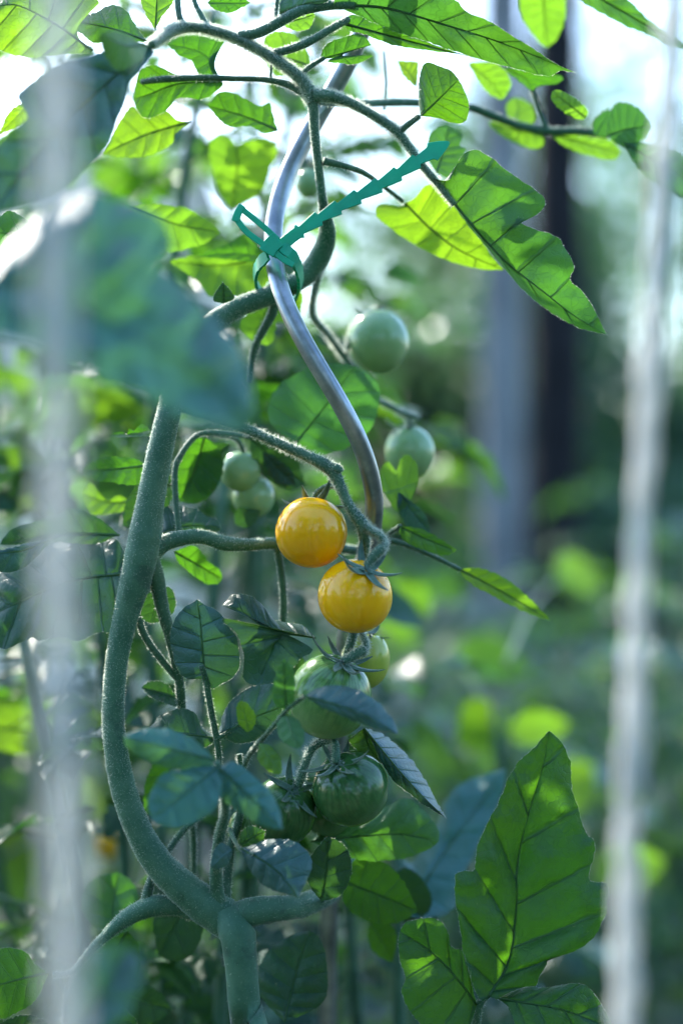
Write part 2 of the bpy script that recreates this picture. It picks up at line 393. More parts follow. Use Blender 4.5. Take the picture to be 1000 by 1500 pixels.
def traced_leaf(parent, off, base, A, tip, B, db=0.0, dt=0.0, mid=None, eA=0.0, eB=0.0, arch=0.0, curl=0.0,
                mat='leaf', N=7, nt=44, ns=10, quilt=1.4, seed=0, rib=True, ser=1.7, name='leaf', sweep=0.45, wave=1.4):
    """base, tip and the two margins are photo pixels; db/dt the depth (cm) at base and tip; eA/eB depth of the two margins"""
    r = random.Random(seed * 7 + 3)
    EA = smooth_pts([base] + A + [tip], nt); EB = smooth_pts([base] + B + [tip], nt)
    if mid is None:
        ma = EA[nt // 2]; mb = EB[nt // 2]
        m0 = (0.55 * (base[0] + tip[0]) / 2 + 0.45 * (ma[0] + mb[0]) / 2, 0.55 * (base[1] + tip[1]) / 2 + 0.45 * (ma[1] + mb[1]) / 2)
        mid = [m0]
    MD = smooth_pts([base] + mid + [tip], nt)
    Lpx = sum(math.hypot(MD[i + 1][0] - MD[i][0], MD[i + 1][1] - MD[i][1]) for i in range(nt))
    L = Lpx * K * FOC                      # length in metres
    so = Vector((seed * 5.7, seed * 1.3, 2.2))
    if ser > 0:
        for E, sg in ((EA, 1), (EB, -1)):
            for i in range(2, nt - 1):
                dx, dy = E[i][0] - MD[i][0], E[i][1] - MD[i][1]; q = math.hypot(dx, dy) + 1e-6
                s = ser * (noise.noise(Vector((i * 0.55, sg * 4 + seed, 0.3))) + 0.8 * noise.noise(Vector((i * 1.3, sg * 4 + seed, 7.3))))
                E[i][0] += dx / q * s; E[i][1] += dy / q * s
    v, uv, f = [], [], []
    cols = 2 * ns + 1
    for i in range(nt + 1):
        t = i / nt
        tm = t * (1 - sweep + sweep * t ** 1.4); im = tm * nt; i0 = min(nt - 1, int(im)); fu = im - i0
        m = (MD[i0][0] + (MD[i0 + 1][0] - MD[i0][0]) * fu, MD[i0][1] + (MD[i0 + 1][1] - MD[i0][1]) * fu)
        for j in range(-ns, ns + 1):
            E = EA if j < 0 else EB
            s = abs(j) / ns
            e = E[i]
            x = m[0] + (e[0] - m[0]) * s; y = m[1] + (e[1] - m[1]) * s
            wpx = math.hypot(e[0] - m[0], e[1] - m[1])
            edge = (eA if j < 0 else eB)
            d = db + (dt - db) * t + arch * 4 * t * (1 - t)
            d += edge * s ** 1.25 * math.sin(math.pi * min(1, 0.12 + t * .88)) ** 0.6
            d += curl * s ** 3 * (1 if j < 0 else 0.7)
            ph = t * N + (0.37 if j > 0 else 0.0)
            frc = abs((ph % 1.0) - 0.5) * 2
            q = (1 - frc ** 2.2) * (s * (1 - s) * 4) ** 0.7 if 0 < s < 1 else 0.0
            d -= quilt * q * L * 100 * 0.017 * min(1, 4 * wpx / max(Lpx, 1))
            nn = noise.noise(Vector((x * 0.022, y * 0.022, 0)) + so) * 0.028 * L * 100
            nn += noise.noise(Vector((x * 0.055, y * 0.055, 4)) + so) * 0.010 * L * 100 * (0.3 + s)
            d += nn * wave * min(1, 3 * t)
            p = P(x, y, d); v.append(p)
            uv.append((t * N, (1 if j > 0 else -1) * s * wpx * K * FOC * 1000 / (1.15 - 0.8 * t)))
    for i in range(nt):
        for j in range(cols - 1):
            a = i * cols + j
            f.append((a, a + 1, a + cols + 1, a + cols))
    # uv sign: the seam column belongs to both sides; distance 0 there
    o = obj(name, mesh(name, v, f, M[mat], uv), parent, off)
    if abs(db) < 3 and abs(dt) < 3 and quilt > 0:
        r2 = random.Random(seed); hv, hf = [], []
        for _ in range(int(Lpx * 2.2)):
            i = r2.randrange(1, nt); u = r2.random(); sd_ = r2.random() < .5
            ja = 0 if sd_ else cols - 1
            a = v[i * cols + ja]; b = v[(i + 1) * cols + ja]; q = a.lerp(b, u); inn = v[i * cols + (ja + 1 if sd_ else ja - 1)]
            d_ = ((q - inn).normalized() + Vector((r2.gauss(0, .5), r2.gauss(0, .5), r2.gauss(0, .5)))).normalized()
            h = r2.uniform(.0002, .0009); w_ = d_.cross(Vector((0, 1, 0))).normalized() * .00005; k = len(hv)
            hv += [q - w_, q + w_, q + d_ * h]; hf.append((k, k + 1, k + 2))
        ho = obj('margin_hairs', mesh('margin_hairs', hv, hf, M['hair']), o); ho['kind'] = 'stuff'
    if nt >= 56 and rib and abs(db) < 5:
        # raised side veins of the sharp leaves
        for sgn_, o_ in ((-1, 0.0), (1, 0.37)):
            for kv in range(1, N + 1):
                t_ = (kv - o_) / N; i = int(round(t_ * nt))
                if i < 3 or i > nt - 3: continue
                pv = []
                for j in range(0, ns):
                    c_ = v[i * cols + ns + sgn_ * j]; pv.append((c_.x, c_.y - .00005, c_.z, .00018 * (1 - j / ns) + .00005))
                if sum((Vector(pv[a][:3]) - Vector(pv[a + 1][:3])).length for a in range(len(pv) - 1)) < .004: continue
                vv, ff, _ = tube_data(pv, 6)
                obj('side_vein', mesh('side_vein', vv, ff, M['rib']), o)
    if rib:
        pts = []
        n2 = 22; r0 = min(0.0006, L * 0.0075)
        for k in range(n2 + 1):
            i = int(round(k / n2 * nt * 0.96)); c = v[i * cols + ns]
            t = i / nt
            pts.append((c.x, c.y - 0.0001, c.z, r0 * (1 - t) ** 0.8 + 0.0001))
        vv, ff, _ = tube_data(pts, 8)
        obj('midrib', mesh('midrib', vv, ff, M['rib']), o)
    return o

def T(x0, y0, s, pts): return [(x0 + a * s, y0 + b * s) for a, b in pts]

# ------------------------------------------------------------------ main tomato plant
base_main = P(372, 1560, 0); base_main = Vector((base_main.x + 0.012, base_main.y + 0.004, 0.0))
plant = empty('tomato_plant', base_main, 'large tomato plant with curved hairy stem bearing two ripe yellow tomatoes', 'tomato plant')
OFF = base_main
HS = [0]
def stem(name, pts, mat='stem', hair=0, hl=(0.0004, 0.0016), n=None, segs=14, bumpy=0.05, extra=None, par=None, off=None):
    HS[0] += 1
    ctrl = px_path(pts)
    if extra: ctrl = ctrl + extra
    o, fr = tube(name, ctrl, M[mat], par or plant, off if off is not None else OFF, n=n or 8 * len(ctrl), segs=segs, bumpy=bumpy, seed=HS[0])
    if hair: hairs(fr, hair, hl[0], hl[1], M['hair'], o, seed=HS[0] * 13, w=0.00006)
    return o

# trunk from the ground to the fork, then the big curved stem, then the growing tip
stem('trunk', [(332, 1335, 0.2, 46), (347, 1362, -0.2, 54), (352, 1395, -0.4, 48), (355, 1440, -0.4, 46), (362, 1510, -0.4, 48), (372, 1600, -0.3, 50)],
     hair=3000, extra=[(base_main.x, base_main.y, 0.35, 0.0075), (base_main.x, base_main.y, -0.03, 0.009)], n=70, segs=18)
stem('main_stem', [(342, 1356, 0.4, 54), (322, 1340, 0.4, 57), (295, 1322, 0.4, 54), (262, 1295, 0.4, 48), (232, 1264, 0.4, 43), (204, 1218, 0.4, 39),
                   (181, 1155, 0.4, 37), (169, 1090, 0.4, 34), (166, 1035, 0.4, 32), (172, 965, 0.4, 33), (184, 905, 0.4, 37), (199, 850, 0.3, 45),
                   (210, 800, 0.3, 49), (218, 750, 0.3, 43), (226, 705, 0.3, 39), (235, 660, 0.3, 37), (246, 612, 0.4, 35), (262, 548, 0.9, 33),
                   (295, 490, 2.0, 33), (345, 452, 2.9, 29), (402, 430, 3.4, 29), (446, 405, 3.6, 29), (470, 372, 3.4, 31), (479, 340, 2.8, 25),
                   (473, 300, 1.9, 14), (467, 250, 1.2, 12), (461, 195, 0.7, 13), (458, 150, 0.4, 16), (452, 128, 0.3, 17)], hair=24000, hl=(0.0003, 0.0012), n=240, segs=20, bumpy=0.045)
# fork collar and the arms at the fork
stem('branch', [(335, 1348, 0.4, 46), (372, 1335, 0.2, 42), (410, 1331, 0.8, 37), (448, 1324, 2.4, 34), (486, 1304, 5.0, 30), (520, 1262, 8.0, 24), (540, 1200, 11, 18), (545, 1120, 13, 14)], hair=2500, bumpy=0.09)
stem('branch', [(330, 1352, 0.8, 40), (300, 1337, 1.0, 34), (262, 1327, 1.0, 30), (222, 1328, 0.8, 30), (188, 1343, 0.6, 25), (160, 1366, 0.4, 17), (132, 1394, 0.2, 12), (106, 1424, 0.0, 9), (78, 1428, -0.4, 8)], hair=2600)
stem('leaf_stalk', [(106, 1422, 0.0, 9), (98, 1460, 0.4, 8), (96, 1500, 0.8, 8), (110, 1540, 1.0, 7)], 'stem_thin', 400)
stem('branch', [(213, 1330, 0.8, 17), (217, 1304, 1.0, 15), (228, 1275, 1.4, 12), (246, 1247, 1.8, 10), (272, 1213, 2.4, 9), (300, 1190, 3.0, 8)], 'stem_thin', 700)
stem('side_shoot', [(322, 1330, 0.2, 26), (317, 1300, 0.0, 20), (317, 1262, -0.6, 17), (322, 1222, -1.6, 16), (330, 1188, -2.8, 14), (326, 1150, -4.2, 12), (318, 1118, -5.6, 10)], 'stem', 1500)
stem('side_shoot', [(328, 1326, 0.6, 20), (332, 1290, 0.8, 15), (338, 1240, 1.0, 13), (350, 1200, 1.2, 11), (356, 1150, 1.4, 9), (350, 1105, 1.2, 8)], 'stem_thin', 800)
# junction half way up: arm to the right, arm downward
stem('branch', [(214, 815, 0.8, 34), (238, 797, 1.0, 27), (262, 789, 1.1, 23), (295, 786, 1.3, 21), (330, 796, 1.7, 22), (365, 798, 2.2, 17), (410, 796, 2.8, 16), (470, 800, 3.6, 15), (520, 806, 4.6, 13)], hair=2500)
stem('branch', [(214, 812, 0.6, 36), (228, 845, 0.9, 26), (238, 890, 1.1, 20), (250, 935, 1.3, 17), (261, 985, 1.5, 15), (266, 1030, 1.8, 13), (270, 1090, 2.4, 12), (282, 1200, 3.4, 10), (284, 1290, 4.0, 9)], 'stem_thin', 2200)
stem('leaf_stalk', [(202, 905, 1.0, 10), (214, 935, 1.2, 10), (238, 968, 1.3, 10), (258, 992, 1.5, 10)], 'stem_thin', 300)
stem('leaf_stalk', [(405, 800, 2.8, 12), (412, 840, 3.0, 11), (415, 890, 3.2, 11), (410, 940, 3.4, 10)], 'stem_thin', 300)
# crown of the plant: arms from the node behind the stake
stem('branch', [(458, 150, 0.4, 18), (445, 122, 0.3, 18), (425, 102, 0.2, 16), (398, 84, 0.2, 15), (370, 68, 0.2, 14), (335, 52, 0.2, 14), (300, 42, 0.0, 13), (268, 40, -0.4, 14), (243, 50, -1.2, 13), (222, 66, -2.6, 10)], hair=15000, hl=(0.0006, 0.0024), n=110)
stem('branch', [(350, 53, 0.2, 15), (378, 48, 0.1, 15), (410, 32, 0.0, 15), (440, 16, 0.0, 15), (480, 8, 0.0, 14), (520, 8, 0.0, 10)], hair=1200)
stem('leaf_stalk', [(402, 78, 0.2, 12), (425, 72, 0.1, 12), (455, 60, 0.0, 12), (485, 42, 0.2, 11), (510, 28, 0.6, 9)], 'stem', 900)
stem('leaf_stalk', [(440, 110, 0.3, 9), (455, 97, 0.4, 7), (475, 85, 0.5, 6)], 'stem_thin', 200)
stem('leaf_stalk', [(452, 140, 0.5, 16), (432, 128, 0.6, 13), (408, 120, 0.8, 9), (380, 116, 1.0, 8), (340, 115, 1.2, 8), (290, 114, 1.5, 9), (240, 116, 2.0, 10), (208, 120, 2.6, 8)], 'stem_thin', 800)
stem('leaf_stalk', [(396, 118, 0.9, 4), (397, 102, 0.8, 4), (398, 88, 0.7, 5)], 'stem_thin', 60)
stem('branch', [(460, 140, 0.3, 20), (484, 141, 0.2, 17), (512, 150, 0.2, 14), (545, 168, 0.2, 13), (578, 190, 0.3, 13), (598, 214, 0.4, 12), (616, 240, 0.4, 11), (640, 268, 0.5, 10), (665, 300, 0.6, 8)], hair=7000, hl=(0.0005, 0.0024))
stem('leaf_stalk', [(582, 196, 0.3, 10), (598, 182, 0.2, 9), (614, 170, 0.2, 8)], 'stem_thin', 250)
stem('leaf_stalk', [(474, 236, 1.0, 12), (500, 242, 1.4, 9), (530, 252, 2.2, 8), (560, 272, 3.4, 7), (590, 295, 4.0, 7)], 'stem_thin', 500)
stem('branch', [(462, 146, 0.6, 14), (520, 152, 3.0, 11), (590, 150, 5.0, 11), (680, 156, 7.0, 12), (722, 170, 7.6, 12), (760, 184, 8.0, 12), (800, 192, 8.2, 13), (850, 192, 7.6, 12), (890, 198, 7.0, 10)], 'stem', 1200)
stem('leaf_stalk', [(800, 190, 8.2, 9), (790, 165, 7.8, 8), (782, 140, 7.0, 7), (775, 122, 6.0, 6)], 'stem', 200)
stem('leaf_stalk', [(562, 160, 4.5, 4), (565, 120, 5.0, 4), (562, 75, 5.4, 4)], 'stem_thin', 60)
stem('leaf_stalk', [(304, 44, 0.0, 9), (296, 25, 0.2, 8), (285, 2, 0.4, 7), (280, -30, 0.6, 6)], 'stem', 250)
stem('leaf_stalk', [(268, 40, -0.2, 10), (262, 20, -0.2, 9), (260, -10, 0.0, 8)], 'stem', 250)
stem('leaf_stalk', [(406, 34, 0, 7), (404, 18, 0.3, 6), (408, -10, 0.4, 6)], 'stem_thin', 120)
# stalks of mid-height leaves
stem('leaf_stalk', [(404, 434, 3.6, 16), (398, 460, 3.8, 14), (384, 486, 4.0, 12), (372, 512, 4.2, 10), (364, 560, 4.6, 9)], 'stem_thin', 300)
stem('leaf_stalk', [(264, 800, 1.6, 8), (256, 700, 2.4, 9), (266, 665, 2.8, 9), (292, 636, 3.4, 8), (330, 634, 4.2, 8), (365, 640, 5.0, 7)], 'stem_thin', 400)
stem('leaf_stalk', [(295, 975, -0.2, 8), (302, 1000, 0.0, 9), (309, 1040, 0.2, 9), (316, 1075, 0.4, 9), (320, 1100, 0.5, 9), (322, 1140, 0.8, 9), (326, 1200, 0.8, 10)], 'stem_thin', 700)
stem('leaf_stalk', [(318, 1082, 0.4, 8), (335, 1072, 0.4, 6), (350, 1060, 0.4, 5)], 'stem_thin', 120)

stem('leaf_stalk', [(520, 806, 4.6, 11), (560, 792, 4.4, 9), (600, 800, 4.0, 8), (640, 818, 3.6, 7), (674, 835, 3.4, 6)], 'stem_thin', 200)
stem('leaf_stalk', [(560, 792, 4.4, 8), (572, 780, 3.6, 7), (586, 770, 2.8, 6)], 'stem_thin', 100)
# fruit truss
stem('fruit_stalk', [(250, 590, 1.4, 17), (300, 606, 0.8, 15), (345, 622, 0.3, 14), (372, 633, 0.1, 14), (400, 646, 0.0, 14), (430, 659, 0, 15), (458, 672, 0, 17), (480, 684, 0, 21), (492, 698, 0, 18), (503, 724, 0, 15), (516, 748, 0, 15), (530, 768, 0.0, 19),
                     (534, 790, 0.3, 16), (532, 820, 0.9, 14), (526, 870, 1.6, 13), (518, 925, 0.9, 13), (508, 960, 0.9, 12), (500, 1000, 1.6, 12), (492, 1060, 1.2, 12), (470, 1085, 0.6, 12), (455, 1100, 0.3, 12), (440, 1140, 0.2, 13), (436, 1160, 0.3, 10)], hair=9000, hl=(0.0006, 0.0026), n=200)
stem('fruit_stalk', [(484, 684, 0, 14), (494, 686, -0.2, 13), (499, 692, -0.2, 10)], hair=250, hl=(0.0005, 0.002), n=10)
stem('fruit_stalk', [(530, 768, 0.0, 14), (545, 778, -0.2, 11), (558, 786, -0.4, 10), (563, 797, -0.5, 11), (556, 809, -0.7, 13)], hair=1600, hl=(0.0006, 0.0026), n=30)
stem('fruit_stalk', [(559, 803, -0.7, 15), (551, 811, -0.8, 15), (543, 821, -0.8, 13), (537, 831, -0.8, 14)], hair=700, n=20)
stem('fruit_stalk', [(530, 928, 0.6, 9), (536, 945, 0.2, 10), (532, 957, -0.1, 11), (528, 955, -0.2, 14)], hair=700, hl=(0.0005, 0.0022), n=20)
stem('fruit_stalk', [(533, 952, -0.2, 15), (518, 960, -0.4, 14), (502, 969, -0.5, 14)], hair=500, n=16)
stem('fruit_stalk', [(462, 1092, 0.5, 11), (478, 1086, 0.3, 9), (490, 1088, 0.0, 11), (492, 1104, -0.3, 12), (492, 1118, -0.4, 12)], hair=500, n=24)
stem('fruit_stalk', [(498, 715, 0.2, 9), (480, 712, 1.0, 8), (464, 722, 1.4, 8), (460, 735, 1.5, 8)], 'stem_thin', 200, n=18)
# far truss behind the stake
stem('fruit_stalk', [(478, 360, 3.6, 14), (462, 420, 4.6, 9), (458, 460, 5.8, 9), (480, 490, 7.0, 9), (505, 525, 7.8, 9), (540, 575, 8.4, 8), (580, 600, 8.6, 8), (612, 612, 8.8, 7)], 'stem', 3500, (0.001, 0.003), n=70)
stem('fruit_stalk', [(505, 525, 7.8, 7), (520, 470, 8.4, 6), (553, 452, 8.6, 7)], 'stem', 500, (0.001, 0.003), n=24)
stem('fruit_stalk', [(580, 600, 8.6, 7), (598, 612, 8.8, 7), (598, 628, 9.0, 7)], 'stem', 500, (0.001, 0.003), n=20)
stem('fruit_stalk', [(300, 634, 4.0, 8), (340, 640, 5.4, 7), (354, 655, 5.8, 7), (362, 690, 6.4, 6)], 'stem_thin', 300, n=24)

# ------------------------------------------------------------------ tomatoes
def sepal_mesh(kind, L, w):
    r = random.Random(kind); v, f = [], []
    n = 10
    lift = (0.35, 0.62, 0.22, 0.48)[kind % 4]; tw = r.uniform(-.4, .4)
    for i in range(n + 1):
        t = i / n
        rad = 0.0006 + L * (t - 0.12 * t * t)
        z = L * (lift * t ** 2.0 - 0.10 * t) + 0.0008
        y0 = L * tw * t * t * 0.5
        ww = w * (0.75 + 0.5 * t) * (1 - t ** 1.6) + 0.00012
        for k, sx in enumerate((-1, -.5, 0, .5, 1)):
            v.append((rad, y0 + sx * ww, z + 0.5 * ww * abs(sx) ** 1.5))
    m = n + 1
    top = len(v)
    v += [(a, b, c - 0.0004) for a, b, c in v]
    for i in range(n):
        for k in range(4):
            a = i * 5 + k
            f.append((a, a + 1, a + 6, a + 5)); f.append((top + a, top + a + 5, top + a + 6, top + a + 1))
    for i in range(n):
        a = i * 5; f.append((a, a + 5, top + a + 5, top + a)); b = a + 4; f.append((b, top + b, top + b + 5, b + 5))
    me = mesh('sepal', v, f, M['calyx'])
    # hairs ride on the sepal margin
    return me
SEP = {}
def sepal(kind, L):
    key = (kind % 4, round(L * 1000))
    if key not in SEP: SEP[key] = sepal_mesh(kind % 4, L, L * 0.12)
    return SEP[key]

def tomato(px, py, dc, rx, ry, axis, mat, label, seed=0, sep=6, sepL=0.0125, dimple=0.13, twist=0.0, par=None, off=None, hair=True):
    sc = K * (FOC + dc * .01); Rr = rx * sc; fl = ry / rx
    r = random.Random(seed + 50); v, f = [], []
    nu, nv = 56, 40
    for i in range(nv + 1):
        ph = math.pi * i / nv
        for j in range(nu):
            th = 2 * math.pi * j / nu
            dirv = Vector((math.sin(ph) * math.cos(th), math.sin(ph) * math.sin(th), math.cos(ph)))
            q = 1 + 0.018 * noise.noise(dirv * 1.4 + Vector((seed * 3, 0, 0))) + 0.006 * math.cos(5 * th + seed) * max(0, math.cos(ph)) ** 2
            p = dirv * Rr * q
            p.z *= fl
            p.z -= Rr * dimple * math.exp(-(ph / 0.30) ** 2) * (1 + .25 * math.cos(5 * th + seed))
            p.z += Rr * 0.035 * math.exp(-((math.pi - ph) / 0.16) ** 2)
            v.append(p)
    for i in range(nv):
        for j in range(nu):
            j2 = (j + 1) % nu
            f.append((i * nu + j, (i + 1) * nu + j, (i + 1) * nu + j2, i * nu + j2))
    o = obj('tomato', mesh('tomato', v, f, M[mat]), par or plant, off if off is not None else OFF)
    o.location = P(px, py, dc)
    q = Vector(axis).normalized().to_track_quat('Z', 'Y')
    o.rotation_mode = 'QUATERNION'; o.rotation_quaternion = q
    o['label'] = label
    for k in range(sep):
        s = obj('sepal', sepal(k + seed, sepL * (0.85, 1.0, 1.1)[(k * 2 + seed) % 3]), o)
        s.location = (0, 0, Rr * fl * (1 - dimple) - 0.0002)
        s.rotation_euler = (r.uniform(-.15, .15), r.uniform(-.15, .22), twist + 2 * math.pi * k / sep + r.uniform(-.2, .2))
    if False:
        # fuzz round the calyx
        hv, hf = [], []
        z0 = Rr * fl * (1 - dimple)
        for _ in range(420):
            a = r.random() * 6.283; rr = r.uniform(.001, sepL * .95); p = Vector((rr * math.cos(a), rr * math.sin(a), z0 + r.uniform(0, .35) * rr))
            d = Vector((r.gauss(0, 1), r.gauss(0, 1), r.gauss(.6, 1))).normalized(); L = r.uniform(.0006, .0022)
            sd = d.cross(Vector((.3, 1, .2))).normalized() * 0.00004; b = len(hv)
            hv += [p - sd, p + sd, p + d * L]; hf.append((b, b + 1, b + 2))
    return o

tomato(456, 780, 0.6, 53, 51.5, (0.05, 0.62, 0.78), 'tom_yellow', 'ripe orange-yellow tomato, upper of the two', 1, 6, 0.017)
tomato(520, 873, -0.4, 55, 54, (0.33, -0.55, 0.77), 'tom_yellow', 'ripe orange-yellow tomato with green star calyx facing front, lower of the two', 2, 6, 0.0195, twist=0.4)
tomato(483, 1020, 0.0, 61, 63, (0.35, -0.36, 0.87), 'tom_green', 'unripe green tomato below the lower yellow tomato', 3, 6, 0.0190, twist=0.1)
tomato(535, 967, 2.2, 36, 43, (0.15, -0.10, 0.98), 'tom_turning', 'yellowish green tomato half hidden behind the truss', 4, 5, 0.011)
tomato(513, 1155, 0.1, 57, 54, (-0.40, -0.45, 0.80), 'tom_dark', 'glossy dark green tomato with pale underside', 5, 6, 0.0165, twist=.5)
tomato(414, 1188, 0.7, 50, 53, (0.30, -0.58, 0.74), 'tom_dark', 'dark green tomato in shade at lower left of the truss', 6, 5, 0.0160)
tomato(480, 1192, 3.0, 36, 33, (0, 0.2, 1), 'tom_dark', 'dark green tomato behind the lowest pair', 7, 0)
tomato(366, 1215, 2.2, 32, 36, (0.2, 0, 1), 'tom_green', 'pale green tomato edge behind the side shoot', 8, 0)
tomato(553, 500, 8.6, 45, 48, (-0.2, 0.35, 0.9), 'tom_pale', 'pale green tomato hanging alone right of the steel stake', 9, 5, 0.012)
tomato(600, 662, 9.0, 36, 40, (-0.25, -0.1, 0.95), 'tom_pale', 'pale green tomato above the lit leaf', 10, 5, 0.012)
tomato(353, 690, 6.2, 31, 31, (0.1, -0.1, 1), 'tom_pale', 'small pale green tomato left of the yellow pair', 11, 0)
tomato(371, 727, 6.8, 31, 32, (0.1, 0.2, 1), 'tom_pale', 'small pale green tomato tucked below its twin', 12, 4, 0.010)
tomato(452, 268, 9.0, 18, 22, (0, 0.2, 1), 'tom_pale', 'tiny pale tomato beside the upper stem', 13, 4, 0.008)

# ------------------------------------------------------------------ leaves of the main plant
LC = [0]
def lf(base, A, tip, B, par=None, off=None, **kw):
    LC[0] += 1
    kw.setdefault('seed', LC[0])
    return traced_leaf(par or plant, off if off is not None else OFF, base, A, tip, B, **kw)
def lz(z, base, A, tip, B, mid=None, **kw):
    x0, y0, s = z
    return lf(T(x0, y0, s, [base])[0], T(x0, y0, s, A), T(x0, y0, s, [tip])[0], T(x0, y0, s, B), mid=T(x0, y0, s, mid) if mid else None, **kw)

Z9 = (540, 180, .36); ZT = (500, 0, .5); Z7 = (300, 0, .33); Z6 = (0, 0, .33); ZF = (0, 280, .4); Z5 = (370, 420, .3); ZM = (500, 500, .5)
ZL = (0, 600, 1 / 3.752); ZK = (100, 580, .33); ZV = (180, 850, .25); ZQ = (170, 1020, .31); ZS = (380, 880, .28); ZB = (0, 1000, 1 / 3.0); ZC = (350, 1180, .35); Z8 = (570, 1050, .33)
# right of the tie
lz(Z9, (265, 225), [(300, 280), (400, 412), (500, 535), (580, 628), (650, 702), (740, 772), (860, 835)], (968, 862),
   [(300, 236), (332, 228), (350, 180), (382, 130), (422, 110), (470, 125), (540, 175), (620, 235), (690, 285), (718, 320), (700, 358), (650, 390), (600, 385), (640, 420), (730, 450), (775, 470), (792, 505), (820, 550), (835, 595), (815, 632), (860, 680), (910, 750), (945, 820)],
   mid=[(330, 305), (430, 430), (560, 570), (700, 680), (840, 790)], db=0.5, dt=0.8, eB=-0.6, eA=1.6, mat='leaf_under', N=7, nt=72, ns=12, ser=1.6)
lz(Z9, (145, 325), [(110, 340), (60, 328), (25, 345), (40, 390), (90, 430), (160, 480), (250, 530), (350, 570), (450, 595)], (550, 600),
   [(180, 310), (220, 265), (262, 245), (320, 300), (420, 430), (500, 540)], mid=[(250, 430), (370, 520)], db=4, dt=4.6, eA=.5, eB=-.8, mat='leaf_young', N=6)
lz(Z9, (272, 205), [(238, 140), (242, 60), (270, 25)], (320, 12), [(330, 225), (345, 190), (395, 110), (368, 90), (378, 48)], db=4.2, dt=5.2, mat='leaf_under')
# across the top
lz(ZT, (-24, 18), [(0, -45), (100, -60), (220, -40), (330, -2), (362, 32), (432, 62), (502, 108), (562, 142), (622, 184)], (684, 212),
   [(20, 34), (62, 52), (140, 86), (232, 116), (330, 150), (430, 180), (530, 206), (602, 222), (642, 208)], mid=[(120, 22), (300, 72), (480, 130)], db=0.0, dt=-0.4, eA=-0.8, eB=.4, mat='leaf_under', N=9, nt=64, ser=1.5)
lz(ZT, (4, 68), [(28, 44), (100, 58), (205, 105), (330, 150)], (425, 178), [(22, 88), (72, 102), (150, 132), (252, 148), (380, 164)], db=0.6, dt=1.2, mat='leaf', N=6)
lz(ZT, (230, 340), [(226, 285), (230, 215), (250, 183), (290, 195), (322, 208)], (342, 232), [(280, 346), (330, 361), (362, 355), (373, 320), (366, 280)], db=.2, dt=-.2, eA=.4, eB=.3, mat='leaf', ser=1.0)
lz(ZT, (220, 255), [(180, 220), (165, 180)], (160, 178), [(225, 185), (195, 178)], db=4.5, dt=5, mat='leaf_young', rib=False)
lz(Z7, (512, 264), [(522, 220), (560, 182), (610, 170), (650, 155), (682, 152), (712, 166)], (738, 200), [(735, 242), (710, 270), (660, 285), (600, 280), (550, 265)], db=.5, dt=.3, mat='leaf', N=5)
lz(Z7, (330, 100), [(380, 60), (440, 40)], (488, 62), [(380, 130), (430, 138), (470, 120)], db=1, dt=1.4, mat='leaf_young', N=5)
lz(Z7, (330, 60), [(340, 0), (400, -30), (480, -40)], (560, 0), [(350, 70), (420, 50), (500, 24)], db=.4, dt=-.4, mat='leaf_blue', N=5)
lz(Z7, (10, 10), [(60, -20), (140, -20)], (205, 12), [(40, 40), (110, 58), (160, 35)], db=.4, dt=.6, mat='leaf', N=5, rib=False)
lz(Z7, (480, 300), [(420, 170), (340, 140), (270, 160)], (250, 250), [(440, 310), (380, 330), (310, 330)], db=2.6, dt=3.4, mat='leaf_young', N=5)
# right-hand spray
lz(ZT, (370, 186), [(400, 181), (450, 185), (486, 215), (496, 250)], (472, 292), [(385, 212), (410, 252), (440, 282)], db=6.6, dt=7.4, mat='leaf_young', rib=False)
lz(ZT, (476, 196), [(540, 205), (642, 222), (632, 245), (582, 250)], (556, 268), [(490, 212), (520, 238)], db=5, dt=5.5, mat='leaf', rib=False)
lz(ZT, (590, -50), [(530, -20), (520, 20), (540, 72), (570, 116)], (600, 140), [(650, -10), (656, 40), (642, 90), (620, 126)], db=8, dt=9.5, mat='leaf_young')
lz(ZT, (716, 346), [(690, 350), (642, 322), (615, 292)], (616, 268), [(722, 326), (702, 300), (662, 275), (634, 264)], db=4, dt=3.6, mat='leaf_young')
lz(ZT, (585, 384), [(592, 420), (560, 436), (502, 416), (450, 386)], (428, 358), [(540, 372), (480, 352)], db=8, dt=8.6, mat='leaf_young')
lz(ZT, (500, 362), [(482, 330), (486, 298)], (510, 284), [(560, 362), (562, 320), (540, 294)], db=8.6, dt=9.2, mat='leaf_young', rib=False)
lz(ZT, (610, 388), [(640, 384), (722, 394), (790, 410)], (818, 446), [(640, 420), (702, 450), (762, 466), (802, 466)], db=8, dt=8.4, mat='leaf_young')
lz(ZT, (775, 398), [(780, 350), (792, 318), (812, 300), (860, 312), (890, 340)], (908, 370), [(812, 424), (842, 442), (866, 420), (892, 402)], db=5.4, dt=5.0, mat='leaf_under')
lz(ZT, (826, 418), [(872, 414), (932, 430), (1000, 460)], (1060, 560), [(850, 470), (882, 510), (932, 542), (1000, 582)], db=5.2, dt=4.6, mat='leaf_under')
lz(ZT, (740, 395), [(735, 360), (760, 330)], (785, 315), [(775, 400), (785, 360)], db=6.5, dt=6.5, mat='leaf_under', rib=False)
lz(ZT, (660, -60), [(780, -30), (850, 8), (902, 60), (962, 100)], (1040, 160), [(700, 0), (800, 60), (882, 96), (952, 130), (1000, 146)], db=3.0, dt=4, mat='leaf_under', nt=50)
